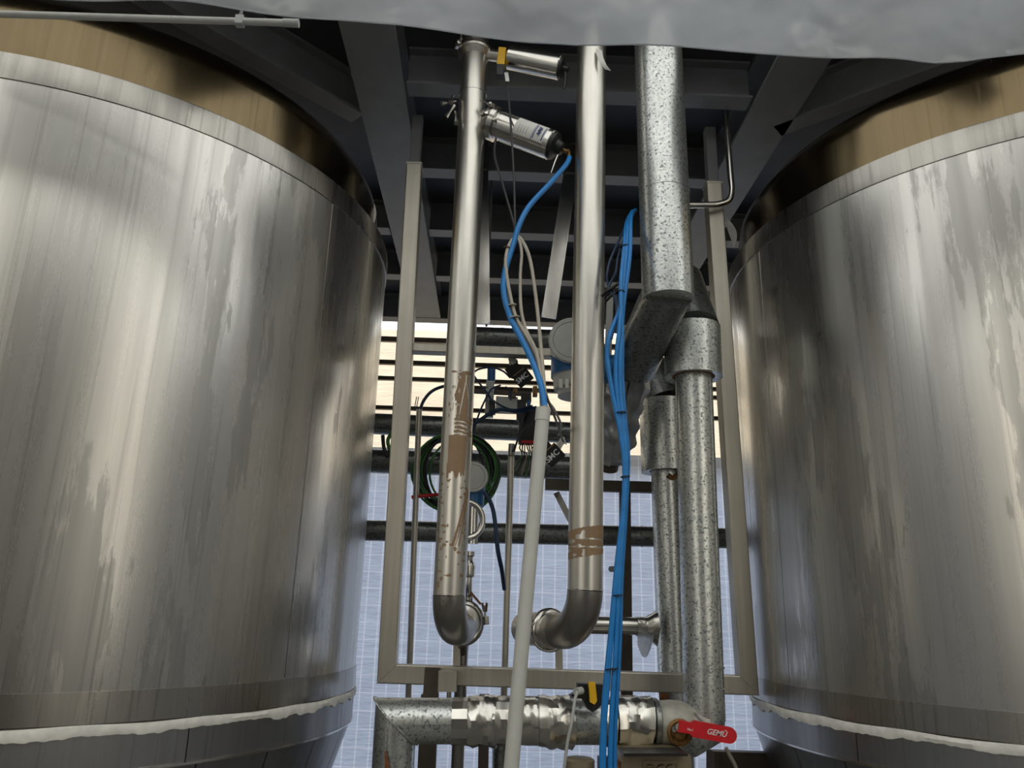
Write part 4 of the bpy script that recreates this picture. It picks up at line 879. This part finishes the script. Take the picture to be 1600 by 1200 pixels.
text('small_print', 'No.1', pz(l0, l1, 0.22)+nl*0.0078-ul*0.004, dl, ul, sz(3.2, l1), M['text_white'], lev, 0.0006)
MB().tube([at(1062, 1136, 2.50), at(1062, 1136, YI-ri*0.5)], 0.012, 14).build('lever_stem', M['valve'], tX)
# mitred end piece below the upright duct
j0 = at(1101, 1124, YG); j1 = at(1066, 1128, YI)
MB().tube([j0-dh*0.02, j0+dh*0.035, pz(j0+dh*0.07, j1, 0.35), pz(j0+dh*0.05, j1, 0.9)], rn*0.98, 40).build('duct_elbow', M['galv'], tH)
MB().tube([pz(j0, j1, 0.2)+V(-0.035, -rn*1.0, 0.03), pz(j0, j1, 0.2)+V(0.045, -rn*0.9, -0.05)], 0.003, 6).build('mitre_seam', M['galv'], tH)
# ------------------------------------------------------------------ yellow-latched connector
tY = thing('latched_connector', tuple(at(925, 1112, 2.47)), 'black connector with a yellow latch above the foil-wrapped pipe', 'connector')
kq = sz(1, at(925, 1088, 2.47))
out = [(903, 1068), (948, 1070), (946, 1094), (934, 1108), (926, 1113), (918, 1108), (910, 1092), (890, 1088), (903, 1080)]
n_ = len(out); fr = [at(x, y, 2.46) for x, y in out]; bk = [p+V(0, 0.045, 0) for p in fr]
MB().add(fr+bk, [tuple(range(n_))[::-1], tuple(range(n_, 2*n_))]+[(kk, (kk+1) % n_, n_+(kk+1) % n_, n_+kk) for kk in range(n_)]).build('body', M['black'], tY, 25)
out = [(919, 1066), (930, 1066), (931, 1076), (933, 1095), (929, 1101), (922, 1097), (921, 1078)]
n_ = len(out); fr = [at(x, y, 2.44) for x, y in out]; bk = [p+V(0, 0.02, 0) for p in fr]
MB().add(fr+bk, [tuple(range(n_))[::-1], tuple(range(n_, 2*n_))]+[(kk, (kk+1) % n_, n_+(kk+1) % n_, n_+kk) for kk in range(n_)]).build('latch', M['yellow'], tY, 25)
MB().tube([at(908, 1079, 2.45), at(900, 1081, 2.43)], 6*kq, 12).build('gland', M['cover'], tY)
cable([(902, 1081, 2.43), (898, 1095, 2.40), (893, 1130, 2.38), (886, 1165, 2.38), (878, 1230, 2.38)], 5, 'cable', 'cover', parent=tY)
# ------------------------------------------------------------------ cast box and neighbours at the bottom edge
tZ = thing('cast_housing', tuple(at(1030, 1290, 2.45)), 'beige cast metal housing with raised letters at the bottom edge', 'housing')
out = [(972, 1176), (1066, 1176), (1080, 1181), (1088, 1300), (964, 1300)]; n_ = len(out)
fr = [at(x, y, 2.42) for x, y in out]; bk = [p+V(0, 0.16, 0.0) for p in fr]
MB().add(fr+bk, [tuple(range(n_))[::-1], tuple(range(n_, 2*n_))]+[(kk, (kk+1) % n_, n_+(kk+1) % n_, n_+kk) for kk in range(n_)]).build('body', M['cast'], tZ, 25)
MB().bar(at(970, 1174.5, 2.42), at(1068, 1174.5, 2.42), 0.10, sz(4, at(1020, 1174, 2.42)), V(0, 0, 1)).build('gasket', M['black'], tZ)
pl = [at(1006, 1190, 2.418), at(1058, 1190, 2.418)]; MB().bar(pl[0], pl[1], 0.004, sz(2.5, pl[0]), V(0, 0, 1)).build('nameplate_rim', M['cast'], tZ)
for x in (1005, 1058): pbar(x, 1189, x, 1230, 2.418, 2.5, 0.004, 'nameplate_rim', 'cast', parent=tZ)
text('raised_letters', 'DCC', at(1032, 1203, 2.417), RT, UP, sz(14, at(1032, 1203, 2.417)), M['cast'], tZ, 0.004)
pbar(1008, 1176, 1017, 1176.1, 2.415, 6, 0.004, 'rust_patch', 'rust', parent=tZ)
MB().tube([at(962, 1190, 2.45), at(968, 1215, 2.45)], 0.02, 16).build('side_boss', M['rust'], tZ)
tag(prof_px(905, 1184, 905, 1240, 2.5, [(20, 0), (24, 0.05), (24, 0.4), (30, 0.5), (30, 1)]).build('pipe_fitting', M['cast']), 'beige fitting at the bottom edge left of the cast housing', 'fitting')
post(946, 1182, 946, 1230, 2.6, 24, 'brown_steel', 'small_post', 'dark block at the bottom edge behind the blue hoses', 'block', False, 0.03)
# channel beam under the right tank
m = MB(); a, b_ = at(1108, 1172, 2.95), at(1290, 1178, 3.1); dd = (b_-a).normalized()
m.bar(a-V(0, 0, 0.08), b_-V(0, 0, 0.08), 0.05, 0.16, V(0, 0, 1), 0.003)
tag(m.build('floor_channel', M['brown_steel']), 'brown steel beam end below the right tank', 'beam')
cable([(1134, 1168, 2.88), (1140, 1180, 2.88), (1150, 1200, 2.88), (1160, 1240, 2.88)], 6, 'loose_cable', 'beige', 'beige cable draped over the brown beam end', 'cable')
# white slivers painted in for daylight showing past the tank heads
tag(MB().grid(lambda u, v: at(583+5*u*math.sin(math.pi*(0.1+0.8*v)), 318+30*v, 2.86+0.004*u), 4, 10).build('daylight_sliver', M['white']), 'small white sliver standing in for daylight beside the left tank top', 'scrap', 'painted daylight by the tanks')
tag(MB().grid(lambda u, v: at(1133+14*v+10*u*math.sin(math.pi*(0.1+0.8*v)), 348+40*v-8*u, 2.95+0.004*u), 4, 10).build('daylight_sliver', M['white']), 'larger white sliver standing in for daylight beside the right tank top', 'scrap', 'painted daylight by the tanks')
# ------------------------------------------------------------------ polythene sheet drooping into the top of the view
edge = [(-260, 0), (0, 4), (210, 9), (300, 15), (400, 25), (467, 34), (621, 49), (707, 62), (790, 71), (887, 78), (1000, 81), (1206, 94), (1356, 97), (1410, 102), (1450, 106), (1514, 103), (1600, 90), (1860, 62)]
def edge_y(x):
    for (xa, ya), (xb, yb) in zip(edge, edge[1:]):
        if x <= xb: return ya+(yb-ya)*(x-xa)/(xb-xa)
    return edge[-1][1]
def polyfn(u, v):
    x = -260+2120*u; y = edge_y(x)
    p = at(x, y, 1.42); fold = 0.022*math.sin(x/61)+0.05*(vn(x/150, v*3)-0.5)+0.05*(vn(x/67, v*6+4)-0.5)*min(1, max(0.2, x/900))
    hem = 0.018*math.exp(-v*18)
    return p+V(0.02*math.sin(v*5+x/90), -0.55*v+fold*min(1, v*5+0.15)-hem, 0.42*v+0.25*v*v)
tO = thing('polythene_sheet', tuple(at(800, 80, 1.42)), 'crinkled translucent plastic sheet drooping across the top of the view', 'plastic sheet')
MB().grid(polyfn, 240, 44).build('sheet', M['poly'], tO, 180)
MB().tube([polyfn(k/80, 0.0)+V(0, 0.0, 0.0) for k in range(81)], 0.002, 6).build('hem', M['poly'], tO)
a, b_ = polyfn(0, 1), polyfn(1, 1); a.x -= .3; b_.x += .3; b_.z = a.z = max(a.z, b_.z)+0.02; b_.y = a.y
tag(MB().tube([a, b_], 0.024, 16).build('scaffold_tube', M['galv_shade']), 'scaffold tube carrying the drooping plastic sheet', 'pole', 'scaffold tubes')
